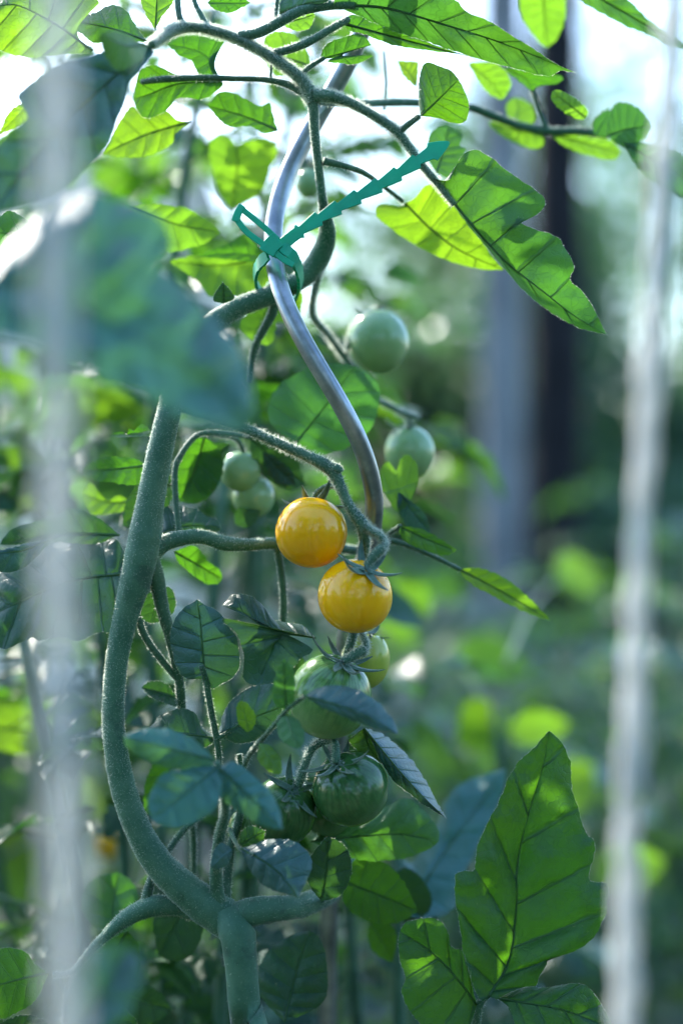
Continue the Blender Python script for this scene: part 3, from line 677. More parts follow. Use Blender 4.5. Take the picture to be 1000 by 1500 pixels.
# upper left
lz(Z6, (660, 205), [(520, 222), (420, 240), (330, 265), (240, 300), (160, 350), (80, 420), (92, 462), (122, 522), (60, 572), (0, 640), (-70, 740)], (-40, 950),
   [(682, 232), (642, 292), (582, 352), (562, 432), (522, 532), (492, 622), (432, 702), (362, 772), (300, 832), (200, 882), (120, 912), (30, 932)],
   mid=[(420, 420), (200, 640)], db=-3.5, dt=-8, eA=-.8, eB=-.4, mat='leaf_blue', nt=64, ns=12, ser=1.5)
lz(Z6, (150, 440), [(60, 480), (20, 540)], (-10, 600), [(160, 520), (90, 560), (40, 580)], db=2, dt=2.5, mat='leaf_young', rib=False)
lz(Z6, (412, 225), [(332, 160), (310, 100), (352, 50), (442, 10), (300, -60), (100, -80)], (-80, 60), [(390, 236), (300, 240), (200, 250), (140, 255), (60, 245), (0, 220), (-60, 160)], mid=[(250, 110), (60, 20)], db=-.5, dt=-1.5, eA=1.2, eB=-.4, mat='leaf_young', nt=56)
lz(Z6, (655, 182), [(640, 168), (602, 110), (572, 60), (532, 30), (482, 25), (432, 50), (372, 70)], (308, 92), [(600, 186), (522, 176), (442, 192), (400, 182), (352, 142), (322, 132)], db=-.2, dt=.6, eA=.8, mat='leaf', N=6)
lz(Z6, (655, 200), [(602, 180), (562, 150), (502, 135)], (440, 142), [(642, 262), (592, 322), (550, 336), (482, 272), (446, 202)], db=-4.5, dt=-9, eA=-.6, eB=.8, mat='leaf_blue', N=5)
lz(Z6, (690, 132), [(652, 72), (630, 20), (625, -30)], (700, -70), [(722, 72), (762, 20), (772, -30)], db=0, dt=.6, mat='leaf_young', N=5)
lz(Z6, (985, 355), [(940, 320), (930, 262), (985, 202), (990, 162), (900, 135), (800, 150)], (742, 198), [(900, 362), (870, 310), (850, 270), (790, 242)], mid=[(900, 240)], db=2.2, dt=2.6, mat='leaf', N=6, rib=False)
lz(Z6, (985, 362), [(870, 346), (780, 330), (720, 300), (660, 290), (620, 322)], (590, 440), [(985, 385), (900, 442), (830, 432), (780, 442), (740, 492), (640, 522)], mid=[(800, 370), (660, 420)], db=1.8, dt=2.8, mat='leaf', N=6)
lz(Z6, (845, 540), [(782, 530), (740, 492), (640, 516), (590, 472), (540, 522)], (455, 685), [(780, 592), (762, 642), (652, 692), (542, 698)], db=3.6, dt=4.4, mat='leaf_young', N=6)
lz(Z7, (322, 578), [(300, 502), (286, 456), (250, 470), (180, 440), (120, 410), (60, 412)], (14, 470), [(270, 592), (200, 562), (120, 562), (60, 532)], db=2.6, dt=3.4, mat='leaf', N=6)
lz(Z7, (140, 645), [(110, 610), (70, 594), (25, 620), (20, 690), (40, 782), (62, 862)], (120, 932), [(200, 622), (280, 614), (322, 672), (292, 742), (270, 822), (210, 884)], db=9, dt=10.5, mat='leaf_young', N=5)
lz(ZF, (478, 60), [(560, 44), (622, 54), (682, 60), (752, 100)], (812, 150), [(540, 150), (592, 212), (642, 221), (722, 202), (782, 172)], db=4.5, dt=5, mat='leaf_young', N=6)
lz(ZF, (990, 235), [(900, 200), (830, 220), (780, 230), (700, 236)], (618, 256), [(985, 332), (900, 392), (840, 382), (770, 386), (720, 330)], db=5.4, dt=6.2, mat='leaf_young', N=6)
lz(ZF, (985, 250), [(900, 160), (840, 190)], (720, 240), [(930, 260), (840, 250)], db=4.4, dt=5.0, mat='leaf', N=5, rib=False)
lz(ZF, (820, 412), [(782, 400), (790, 370)], (815, 334), [(858, 392), (842, 360)], db=1.6, dt=1.2, mat='leaf_dark', N=4)
lz(ZF, (985, 420), [(900, 452), (880, 500)], (920, 545), [(1010, 480), (990, 560)], db=5.6, dt=6.4, mat='leaf_young', N=4, rib=False)
lz(ZF, (1080, 330), [(1030, 330), (1000, 380)], (1000, 480), [(1110, 390), (1080, 470)], db=6.6, dt=7.4, mat='leaf_young', N=4, rib=False)
lz(ZF, (185, 150), [(130, 120), (80, 92), (40, 72), (10, 85)], (-50, 150), [(142, 202), (100, 242), (40, 242), (-20, 232)], db=-.5, dt=-1, mat='leaf_under', N=5)
# behind the stake
lz(Z5, (200, 772), [(110, 692), (75, 622), (90, 542), (140, 472), (202, 430), (282, 390), (382, 374)], (500, 385), [(302, 822), (422, 802), (522, 752), (582, 682), (616, 582), (608, 470)], mid=[(340, 600)], db=4, dt=5, eA=.6, eB=.6, mat='leaf_under', N=6)
lz(Z5, (640, 1005), [(620, 962), (630, 882), (662, 852), (700, 900), (720, 842), (762, 822), (802, 872)], (806, 950), [(660, 1040), (690, 1085), (722, 1095), (772, 1040)], db=4.6, dt=5, mat='leaf_young', N=4, rib=False)
lz(ZM, (345, 668), [(402, 664), (472, 690), (542, 745), (582, 786)], (612, 818), [(370, 702), (442, 747), (512, 782), (572, 807)], db=3.4, dt=4.6, mat='leaf_young', N=7)
lz(ZM, (170, 540), [(232, 548), (292, 580)], (338, 612), [(180, 582), (242, 612), (302, 626)], db=2.6, dt=3.2, mat='leaf', N=5)
lz(ZM, (165, 440), [(220, 480), (250, 520)], (260, 560), [(165, 500), (200, 550)], db=4.6, dt=5.4, mat='leaf_blue', N=5, rib=False)
# left side, mid height
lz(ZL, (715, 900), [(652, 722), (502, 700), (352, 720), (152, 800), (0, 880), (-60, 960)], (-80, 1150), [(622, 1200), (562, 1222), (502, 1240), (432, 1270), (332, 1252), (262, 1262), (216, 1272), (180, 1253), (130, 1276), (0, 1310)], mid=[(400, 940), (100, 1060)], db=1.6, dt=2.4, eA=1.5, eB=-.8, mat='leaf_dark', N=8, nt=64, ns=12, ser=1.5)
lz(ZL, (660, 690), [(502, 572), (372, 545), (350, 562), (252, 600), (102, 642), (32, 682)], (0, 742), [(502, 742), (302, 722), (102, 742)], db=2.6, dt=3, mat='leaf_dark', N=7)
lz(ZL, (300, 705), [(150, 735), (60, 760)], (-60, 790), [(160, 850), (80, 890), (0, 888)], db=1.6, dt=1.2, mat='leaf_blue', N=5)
lz(ZK, (348, 310), [(302, 280), (202, 268), (122, 284), (80, 304)], (62, 332), [(332, 382), (282, 396), (202, 386), (122, 376), (76, 352)], db=2.4, dt=3.4, mat='leaf', N=6)
lz(ZK, (280, 470), [(222, 440), (180, 466), (140, 432), (100, 386)], (58, 432), [(276, 492), (202, 522), (100, 522)], db=5, dt=6, mat='leaf_young', N=5)
lz(ZK, (378, 162), [(350, 138), (322, 127), (292, 154), (272, 144), (260, 170), (230, 160)], (178, 176), [(372, 178), (300, 180), (230, 182)], db=1.2, dt=3.4, mat='leaf', N=5, rib=False)
lz(ZK, (408, 612), [(420, 502), (482, 488), (562, 500), (612, 530), (662, 552)], (678, 585), [(500, 602), (600, 612), (662, 604)], db=2.0, dt=2.8, eA=1, mat='leaf_dark', N=6)
lz(ZK, (470, 690), [(560, 664), (622, 732), (672, 772)], (684, 812), [(492, 742), (562, 802), (622, 836), (662, 832)], db=2.6, dt=3.8, mat='leaf', N=5)
lz(ZK, (720, 215), [(620, 205), (540, 230), (500, 300)], (470, 400), [(690, 300), (660, 380), (580, 420)], db=4.6, dt=6, mat='leaf_dark', N=6)
lz(ZK, (860, 250), [(900, 260), (990, 330)], (1010, 400), [(880, 330), (930, 390)], db=5.6, dt=6, mat='leaf_dark', N=5, rib=False)
lz(ZK, (760, 490), [(735, 530), (745, 570)], (790, 586), [(800, 500), (850, 510), (830, 560)], db=5.4, dt=5.6, mat='leaf_dark', N=4, rib=False)
lz(ZV, (190, 60), [(140, 90), (105, 205)], (160, 252), [(262, 38), (302, 80), (312, 130), (290, 192), (222, 242)], db=1.8, dt=2.2, mat='leaf_dark', N=4, rib=False)
# heart of the plant, round the fruit
lz(ZV, (478, 583), [(440, 580), (370, 575), (320, 520), (295, 440), (278, 320), (310, 220), (360, 160), (402, 135)], (436, 112), [(516, 636), (572, 610), (642, 570), (684, 502), (680, 420), (666, 330), (632, 292), (602, 232), (542, 172), (482, 145)], mid=[(468, 420), (456, 260)], db=-.2, dt=0, eA=.5, eB=.4, mat='leaf_blue', N=6, nt=56, ns=12, ser=.8)
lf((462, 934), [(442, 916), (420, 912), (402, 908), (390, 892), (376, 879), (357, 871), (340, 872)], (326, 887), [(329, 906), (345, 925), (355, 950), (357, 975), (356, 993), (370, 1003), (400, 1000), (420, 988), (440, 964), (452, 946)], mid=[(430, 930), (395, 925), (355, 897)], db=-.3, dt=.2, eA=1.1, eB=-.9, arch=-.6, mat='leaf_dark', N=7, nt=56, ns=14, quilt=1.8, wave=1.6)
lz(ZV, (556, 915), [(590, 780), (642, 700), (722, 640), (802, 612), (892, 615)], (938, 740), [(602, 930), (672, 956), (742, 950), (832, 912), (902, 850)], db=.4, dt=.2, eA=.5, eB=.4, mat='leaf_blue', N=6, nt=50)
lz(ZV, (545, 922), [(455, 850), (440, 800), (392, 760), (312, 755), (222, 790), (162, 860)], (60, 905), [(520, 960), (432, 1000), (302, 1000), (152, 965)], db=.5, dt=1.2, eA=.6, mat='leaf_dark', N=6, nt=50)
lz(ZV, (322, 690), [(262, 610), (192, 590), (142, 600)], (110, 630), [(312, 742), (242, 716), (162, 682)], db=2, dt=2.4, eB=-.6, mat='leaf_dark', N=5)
lz(ZS, (545, 665), [(592, 742), (622, 812), (682, 922), (762, 992), (852, 1062)], (976, 1138), [(642, 698), (722, 760), (802, 842), (862, 932), (922, 1042)], mid=[(640, 780), (740, 900), (860, 1030)], db=.2, dt=-.2, eA=.2, eB=1.4, mat='leaf_blue', N=8, nt=56)
lz(ZS, (545, 668), [(500, 700), (470, 740), (540, 800)], (640, 850), [(572, 690), (592, 742), (620, 808)], db=.6, dt=.9, mat='leaf_dark', N=5)
lz(ZC, (300, 150), [(402, 80), (602, 10), (702, -30), (792, 40), (832, 100)], (836, 150), [(352, 172), (452, 216), (562, 232), (682, 222), (782, 187)], mid=[(480, 130), (680, 120)], db=2.6, dt=3.4, eA=.8, mat='leaf_under', N=7, nt=50)
lz(ZC, (330, 190), [(300, 240), (300, 290)], (320, 320), [(390, 190), (380, 250), (350, 300)], db=2.4, dt=3.4, mat='leaf_dark', N=4, rib=False)
lz(ZC, (190, 905), [(92, 802), (80, 692), (132, 602), (212, 545)], (292, 524), [(252, 882), (352, 822), (372, 702), (342, 562)], db=2.4, dt=3.4, eA=.6, mat='leaf_dark', N=6, nt=50)
lz(ZC, (640, 300), [(630, 400), (680, 480)], (760, 470), [(690, 260), (760, 300), (805, 380), (795, 440)], db=6, dt=6.6, mat='leaf_dark', N=5)
lz(ZC, (545, 490), [(540, 560), (570, 620)], (640, 660), [(600, 470), (660, 540)], db=5.6, dt=6.6, mat='leaf', N=5, rib=False)
# side shoots leaning towards the lens
lz(ZQ, (470, 300), [(382, 215), (282, 162), (182, 150), (82, 165)], (36, 190), [(420, 350), (302, 345), (210, 330), (112, 282), (52, 242)], db=-5.8, dt=-7.6, eA=.6, mat='leaf_near', N=6)
lz(ZQ, (482, 330), [(350, 330), (230, 362), (182, 420), (150, 502)], (170, 585), [(502, 422), (472, 522), (402, 582), (302, 616), (212, 614)], db=-5.8, dt=-7.4, eB=-.6, mat='leaf_near', N=6)
lz(ZQ, (482, 335), [(560, 310), (652, 380), (732, 452), (772, 540)], (788, 628), [(492, 470), (562, 532), (652, 592), (722, 622)], db=-5.8, dt=-6.6, eA=.5, mat='leaf_near', N=6)
lz(ZQ, (590, 718), [(642, 700), (722, 675), (832, 680), (902, 732), (926, 802)], (862, 952), [(622, 802), (682, 882), (762, 922)], db=-2.2, dt=-3.4, eA=.6, mat='leaf_blue', N=5)
lz(ZQ, (548, 722), [(502, 695), (460, 732)], (448, 812), [(542, 772), (502, 812)], db=-2, dt=-2.6, mat='leaf_blue', N=4, rib=False)
lz(ZQ, (585, 705), [(592, 640), (640, 612)], (706, 636), [(640, 710), (690, 690)], db=-1.2, dt=-1.6, mat='leaf_under', N=4)
stem('leaf_stalk', [(336, 1215, 0.6, 7), (346, 1236, -1.0, 6), (354, 1246, -2.0, 6), (372, 1252, -2.6, 4)], 'stem_thin', 100)
lz(ZS, (235, 498), [(302, 458), (402, 440), (502, 460), (602, 520), (672, 590), (712, 650)], (722, 695), [(332, 562), (432, 602), (542, 652), (642, 684)], db=-4.4, dt=-5.2, eA=.7, mat='leaf_blue', N=6)
lz(ZS, (140, 575), [(80, 542), (70, 462), (90, 372)], (128, 305), [(182, 522), (188, 422), (172, 350)], db=-3.6, dt=-4.4, mat='leaf_under', N=5)
lz(ZS, (140, 590), [(90, 642), (110, 722), (160, 762)], (205, 775), [(202, 622), (234, 692), (228, 752)], db=-3.6, dt=-4.6, mat='leaf_under', N=5)
lz(ZS, (0, 745), [(-10, 820), (30, 880), (80, 905)], (118, 905), [(60, 760), (112, 830)], db=-2.8, dt=-3.4, mat='leaf_young', N=4, rib=False)
lz(ZS, (-60, 690), [(-110, 640), (-120, 560)], (-100, 520), [(-30, 660), (-20, 600), (-60, 540)], db=-2.4, dt=-3.0, mat='leaf_young', N=4, rib=False)
stem('side_shoot', [(352, 1145, 1.0, 8), (362, 1112, -0.6, 8), (378, 1090, -2.0, 8), (402, 1062, -3.2, 7), (420, 1040, -3.8, 6), (446, 1020, -4.3, 5)], 'stem_thin', 400)
# foot of the plant
lz(ZB, (216, 1276), [(152, 1230), (122, 1190), (70, 1170), (0, 1180)], (-70, 1350), [(192, 1332), (152, 1402), (72, 1452), (0, 1472)], db=-.4, dt=-1.2, mat='leaf', N=6, nt=50, ser=1.2)
lz(ZB, (330, 1560), [(332, 1460), (352, 1420), (422, 1385), (502, 1400)], (600, 1480), [(420, 1590), (520, 1590), (600, 1540)], db=.8, dt=1.4, mat='leaf', N=5)
lz(ZB, (0, 1500), [(60, 1470), (130, 1462)], (220, 1490), [(60, 1560), (150, 1560)], db=-.6, dt=-.2, mat='leaf_dark', N=5)
lz(ZB, (500, 1120), [(420, 1080), (360, 1000), (372, 900), (432, 850)], (520, 830), [(580, 1080), (606, 990), (590, 890)], db=4.4, dt=5.6, mat='leaf_under', N=5)
lz(ZB, (560, 1090), [(480, 1130), (400, 1200)], (360, 1330), [(610, 1160), (600, 1290), (480, 1350)], db=3.0, dt=4.4, mat='leaf', N=5)
lz(ZB, (520, 1350), [(580, 1330), (680, 1340)], (760, 1440), [(540, 1440), (640, 1500)], db=3.6, dt=5.0, mat='leaf_dark', N=5)

lf((470, 1320), [(450, 1290), (455, 1255)], (480, 1225), [(500, 1310), (515, 1270), (505, 1240)], db=1.0, dt=0.2, mat='leaf_dark', N=5)
lf((500, 1290), [(520, 1260), (560, 1262), (590, 1290)], (612, 1335), [(505, 1325), (540, 1350), (580, 1352)], db=3.4, dt=4.2, mat='leaf', N=6)
stem('leaf_stalk', [(486, 1306, 4.6, 9), (480, 1316, 2.8, 7), (472, 1320, 1.2, 5)], 'stem_thin', 60)
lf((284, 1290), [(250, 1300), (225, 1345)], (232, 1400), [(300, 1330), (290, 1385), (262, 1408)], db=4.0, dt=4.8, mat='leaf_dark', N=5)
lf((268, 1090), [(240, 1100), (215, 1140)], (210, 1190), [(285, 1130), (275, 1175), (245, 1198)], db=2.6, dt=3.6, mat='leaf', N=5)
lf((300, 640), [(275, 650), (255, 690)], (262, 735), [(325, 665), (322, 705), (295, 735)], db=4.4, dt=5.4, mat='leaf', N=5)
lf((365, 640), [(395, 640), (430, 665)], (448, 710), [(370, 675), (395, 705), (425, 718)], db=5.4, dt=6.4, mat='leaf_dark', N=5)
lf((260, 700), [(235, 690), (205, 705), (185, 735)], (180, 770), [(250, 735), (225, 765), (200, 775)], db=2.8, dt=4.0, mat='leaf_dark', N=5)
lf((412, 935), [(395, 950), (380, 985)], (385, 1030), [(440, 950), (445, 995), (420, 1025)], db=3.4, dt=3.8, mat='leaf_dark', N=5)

# ------------------------------------------------------------------ second plant, lower right, with the big three-lobed leaf
b2 = P(700, 1600, 4.0); b2 = Vector((b2.x, b2.y, 0))
plant2 = empty('tomato_plant', b2, 'low tomato plant with one large lobed leaf standing upright at lower right', 'tomato plant')
stem('main_stem', [(712, 1640, 4.0, 26), (706, 1900, 4, 28)], hair=200, par=plant2, off=b2, extra=[(b2.x, b2.y, .3, .004), (b2.x, b2.y, -.03, .005)])
stem('leaf_stalk', [(716, 1455, -.1, 10), (702, 1470, 0.1, 13), (697, 1500, .6, 14), (700, 1560, 2.0, 15), (712, 1660, 4.0, 16)], 'stem', 500, par=plant2, off=b2)
kw = dict(par=plant2, off=b2)
lz(Z8, (440, 1240), [(415, 1262), (385, 1228), (355, 1130), (326, 1036), (318, 960), (300, 870), (292, 780), (290, 706), (332, 684), (376, 680), (386, 590), (410, 530), (450, 440), (474, 404), (500, 340), (530, 260), (580, 190), (642, 140), (680, 90)], (708, 62),
   [(480, 1250), (560, 1212), (622, 1195), (656, 1190), (666, 1150), (696, 1110), (702, 1075), (762, 1060), (832, 1035), (900, 985), (945, 910), (966, 840), (964, 745), (920, 735), (882, 725), (890, 680), (910, 600), (904, 545), (880, 530), (855, 470), (830, 390), (808, 310), (806, 230), (790, 170), (752, 100)],
   mid=[(530, 1080), (562, 850), (568, 640), (620, 420), (680, 220)], db=-.3, dt=.3, eA=-.7, eB=-.3, arch=.3, mat='leaf', N=6, nt=90, ns=16, quilt=2.0, ser=2.2, name='leaflet', seed=101, wave=1.2, sweep=0.8, **kw)
lz(Z8, (388, 1278), [(352, 1130), (322, 1040), (290, 1030), (266, 1014), (262, 960), (236, 916), (190, 893), (140, 895), (82, 910)], (44, 952), [(350, 1382), (282, 1420), (180, 1402), (120, 1346), (72, 1270), (54, 1210), (72, 1160), (46, 1080), (40, 1000)], mid=[(300, 1160), (180, 1040)], db=0, dt=-.6, eA=-.4, eB=-.5, mat='leaf', N=5, nt=60, ns=12, quilt=1.9, ser=2.0, name='leaflet', seed=102, sweep=0.65, **kw)
lz(Z8, (468, 1248), [(560, 1214), (622, 1198), (682, 1202), (742, 1195), (802, 1185), (862, 1190), (902, 1222), (942, 1282)], (1000, 1390), [(530, 1292), (562, 1364), (662, 1402), (782, 1452), (902, 1472)], mid=[(640, 1275), (800, 1310)], db=0, dt=-.5, eA=.4, eB=-.6, mat='leaf', N=5, nt=56, ns=12, quilt=1.4, ser=1.0, name='leaflet', seed=103, sweep=0.6, **kw)
lz(Z8, (70, 880), [(40, 720), (60, 640), (110, 640), (200, 500), (250, 370), (330, 290)], (516, 228), [(200, 900), (290, 840), (320, 720), (410, 540), (500, 340)], mid=[(220, 640), (380, 420)], db=6, dt=13, eA=2.0, mat='leaf_near', N=7, nt=50, name='leaf', seed=104, wave=1.6, **kw)
stem('leaf_stalk', [(592, 1345, 7, 9), (600, 1400, 6.6, 10), (640, 1520, 5.5, 12), (712, 1680, 4.2, 14)], 'stem_thin', 100, par=plant2, off=b2)

# ------------------------------------------------------------------ third plant at the left edge, nearer the lens
b3 = P(-120, 1500, d=0.42); b3 = Vector((b3.x, b3.y, 0))
plant3 = empty('tomato_plant', b3, 'nearest tomato plant at left edge with big blurred blue-green leaf', 'tomato plant')
kw = dict(par=plant3, off=b3)
stem('main_stem', [(-95, 250, -21, 40), (-100, 400, -21, 44), (-110, 800, -20.5, 46), (-120, 1500, -20.5, 48)], hair=300, extra=[(b3.x, b3.y, .3, .006), (b3.x, b3.y, -.03, .007)], **kw)
stem('leaf_stalk', [(-100, 405, -21, 26), (-70, 395, -21.5, 18), (-20, 395, -22, 14)], hair=100, **kw)
lz(ZF, (-60, 330), [(-10, 250), (50, 175), (120, 105), (190, 55), (260, 22), (340, 10), (450, 35), (540, 70), (602, 120), (630, 190), (612, 242), (566, 276), (622, 312), (682, 362), (742, 422), (802, 482), (862, 552), (902, 642), (922, 742)], (930, 850),
   [(-60, 500), (0, 530), (100, 560), (200, 600), (320, 660), (400, 702), (500, 742), (602, 786), (702, 846), (802, 880), (882, 888)], mid=[(120, 350), (350, 450), (650, 620)], db=-19.5, dt=-19, eA=2.0, eB=-1.5, mat='leaf_near', nt=70, ns=14, N=8, seed=201, ser=2, **kw)
lz(ZB, (330, 1560), [(300, 1450), (360, 1260), (430, 1160)], (560, 1150), [(520, 1500), (620, 1330), (612, 1210)], db=-19, dt=-17, mat='leaf_blue', seed=202, N=5, **kw)

# ------------------------------------------------------------------ steel spiral stake
stake = empty('spiral_stake', P(476, 1500, 4.5) * 1.0, 'wavy galvanised steel spiral plant stake with green tie on it', 'plant stake')
sb = P(480, 1500, 11.8); stake.location = (sb.x, sb.y, 0); SO = stake.location.copy()
sp = []
for y in range(-900, 760, 26):
    a = math.pi * (y - 355) / 390.0
    cx = 474 - 0.012 * max(0, 355 - y)
    amp = 74
    sp.append((cx - amp * math.cos(a), y, 1.5 - 2.2 * math.sin(a), 27))
sp += [(545, 775, 2.4, 27), (534, 815, 3.2, 27), (518, 870, 3.9, 27), (506, 940, 5.2, 27), (497, 1040, 7.0, 27), (488, 1180, 9.0, 26), (482, 1340, 10.5, 26), (480, 1520, 11.5, 26)]
stem('rod', sp, 'metal', par=stake, off=SO, extra=[(sb.x, sb.y, .4, .0039), (sb.x, sb.y, -.1, .0039)], n=420, segs=20, bumpy=0.0)

# ------------------------------------------------------------------ green plastic tie
tie_o = P(400, 362, 0.2)
tie = empty('plant_tie', tie_o, 'green plastic toothed plant tie looped round the steel stake', 'plant tie')
def prism(name, outline, holes_grid, mat, parent, off, th=0.0012, dfun=None):
    """outline as paired rails [(left, right), ...] in photo pixels -> extruded strap"""
    v, f = [], []
    for (a, b) in outline:
        for (x, y) in (a, b):
            d = dfun(x, y)
            v.append(P(x, y, d)); v.append(P(x, y, d) + Vector((0, th, 0)))
    n = len(outline)
    for i in range(n - 1):
        a = i * 4; b = a + 4
        f += [(a, b, b + 2, a + 2), (a + 1, a + 3, b + 3, b + 1), (a, a + 1, b + 1, b), (a + 2, b + 2, b + 3, a + 3)]
    f += [(0, 2, 3, 1), ((n - 1) * 4, (n - 1) * 4 + 1, (n - 1) * 4 + 3, (n - 1) * 4 + 2)]
    me = mesh(name, v, f, mat, smooth=False)
    o = obj(name, me, parent, off)
    bv = o.modifiers.new('bevel', 'BEVEL'); bv.width = 0.00025; bv.segments = 2; bv.limit_method = 'ANGLE'; bv.angle_limit = R(25)
    return o
# toothed strap from the buckle to its pointed tip
ax = [(398, 372), (430, 345), (470, 318), (520, 290), (570, 262), (610, 236), (640, 218), (658, 208)]
TN = 150
axs = cat_rom([(a, b) for a, b in ax], TN)
rails = []
for i, p in enumerate(axs):
    q0 = axs[max(i - 1, 0)]; q1 = axs[min(i + 1, TN)]
    dx, dy = q1[0] - q0[0], q1[1] - q0[1]; L = math.hypot(dx, dy); nx, ny = -dy / L, dx / L
    t = i / TN
    tooth = ((t * 9.3 + .35) % 1.0)
    w = 6.3 + 5.6 * tooth if 0.16 < t < 0.9 else (9.0 if t <= .16 else 11.5)
    if t > .9: w = 14.5 * (1 - ((t - .9) / .1)) ** 0.75 + 1.2
    rails.append(((p[0] - nx * w, p[1] - ny * w), (p[0] + nx * w, p[1] + ny * w)))
prism('toothed_strap', rails, None, M['tie'], tie, tie_o, 0.0013, lambda x, y: -0.15 + (x - 400) * 0.0012)
# slotted buckle
def bar(name, pts, w, d, th=0.0018):
    rl = []
    s = cat_rom(pts, max(6, 5 * len(pts)))
    for i, p in enumerate(s):
        q0 = s[max(i - 1, 0)]; q1 = s[min(i + 1, len(s) - 1)]
        dx, dy = q1[0] - q0[0], q1[1] - q0[1]; L = math.hypot(dx, dy) or 1; nx, ny = -dy / L, dx / L
        rl.append(((p[0] - nx * w, p[1] - ny * w), (p[0] + nx * w, p[1] + ny * w)))
    return prism(name, rl, None, M['tie'], tie, tie_o, th, d)
bd = lambda x, y: -0.35
bar('buckle_rail', [(352, 304), (372, 320), (392, 337), (408, 352)], 4.2, bd)
bar('buckle_rail', [(346, 320), (360, 338), (378, 352), (398, 366), (416, 380), (430, 388)], 4.4, lambda x, y: -0.36)
bar('buckle_end', [(355, 300), (349, 310), (344, 324)], 5.5, lambda x, y: -0.40, .0022)
bar('buckle_bridge', [(408, 350), (398, 358), (390, 370)], 12, lambda x, y: -0.42, .0024)
# loop passing round stake and stem
lp = [(392, 374, -0.2), (380, 386, 0.4), (374, 400, 1.6), (376, 418, 3.4), (388, 436, 5.0), (408, 444, 5.6), (428, 440, 5.2), (438, 426, 3.6), (440, 408, 1.8), (436, 390, 0.6), (426, 372, -0.1), (412, 362, -0.25)]
lpp = cat_rom([tuple(P(a, b, c)) for a, b, c in lp], 60)
lv, lff = [], []
cen = P(408, 405, 2.6)
for i, p in enumerate(lpp):
    c = Vector(p); t = (Vector(lpp[min(i + 1, 60)]) - Vector(lpp[max(i - 1, 0)])).normalized()
    outw = (c - cen); outw -= t * outw.dot(t); outw.normalize(); sd = t.cross(outw)
    w = 0.0021 + 0.0007 * ((i * 0.42) % 1.0); h = 0.0007
    lv += [c - sd * w - outw * h, c + sd * w - outw * h, c + sd * w + outw * h, c - sd * w + outw * h]
for i in range(60):
    for k in range(4):
        a = i * 4 + k; b = i * 4 + (k + 1) % 4; lff.append((a, b, b + 4, a + 4))
lff += [(3, 2, 1, 0), (240, 241, 242, 243)]
obj('toothed_loop', mesh('toothed_loop', lv, lff, M['tie'], smooth=False), tie, tie_o)

# ------------------------------------------------------------------ white strings hanging in front
def twine_material():
    t = NT('white_twine'); tc = t.n('ShaderNodeTexCoord')
    n1 = t.noise(300, 4, .6, tc.outputs['Object'])
    col = t.mix(n1, (0.84, 0.82, 0.77), (0.93, 0.91, 0.86))
    pr = t.n('ShaderNodeBsdfPrincipled'); t.l(col, pr.inputs['Base Color']); pr.inputs['Roughness'].default_value = .6
    tr = t.n('ShaderNodeBsdfTranslucent'); tr.inputs['Color'].default_value = (.8, .8, .78, 1)
    mx = t.n('ShaderNodeMixShader'); mx.inputs[0].default_value = .45
    t.l(pr.outputs[0], mx.inputs[1]); t.l(tr.outputs[0], mx.inputs[2]); t.l(mx.outputs[0], t.out.inputs[0]); return t.m
M['string'] = twine_material()
def string(pts, rad, label, seed, lump=0.15):
    """twisted three-strand twine; pts (px, py, d metres)"""
    w = [P(a, b, d=d) for a, b, d in pts]
    top = w[0] + (w[0] - w[1]).normalized() * 1.0; bot = Vector((w[-1].x + (w[-1] - w[-2]).x * 1.2, w[-1].y, 0.0))
    o = empty('string', bot, label, 'string', 'white strings for climbing plants')
    path = cat_rom([tuple(top)] + [tuple(p) for p in w] + [tuple(bot)], 900)
    for k in range(3):
        pts3 = []
        for i, p in enumerate(path):
            a = i * 0.33 + k * 2.0944; l = 1 + lump * noise.noise(Vector((i * .05, seed, 0))) + lump * 1.2 * noise.noise(Vector((i * .21, seed, k)))
            rr = rad * 0.52 * l
            pts3.append((p[0] + math.cos(a) * rr, p[1] + math.sin(a) * rr, p[2], rad * 0.50 * l))
        v, f, fr = tube_data(pts3, 8)
        s = obj('strand', mesh('strand', v, f, M['string']), o, bot)
        hairs(fr, 700, .001, .005, M['string'], s, w=.00008, seed=seed + k, name='fibres')
    return o
string([(82, -60, .30), (83, 300, .30), (84, 700, .30), (90, 1100, .30), (97, 1560, .30)], 0.0037, 'thick blurred white string hanging at left edge before the leaves', 5)
string([(990, -60, .385), (972, 250, .385), (950, 560, .385), (934, 850, .385), (926, 1150, .385), (916, 1560, .385)], 0.0034, 'lumpy white string hanging at right, slanting inward toward the bottom', 9, .35)

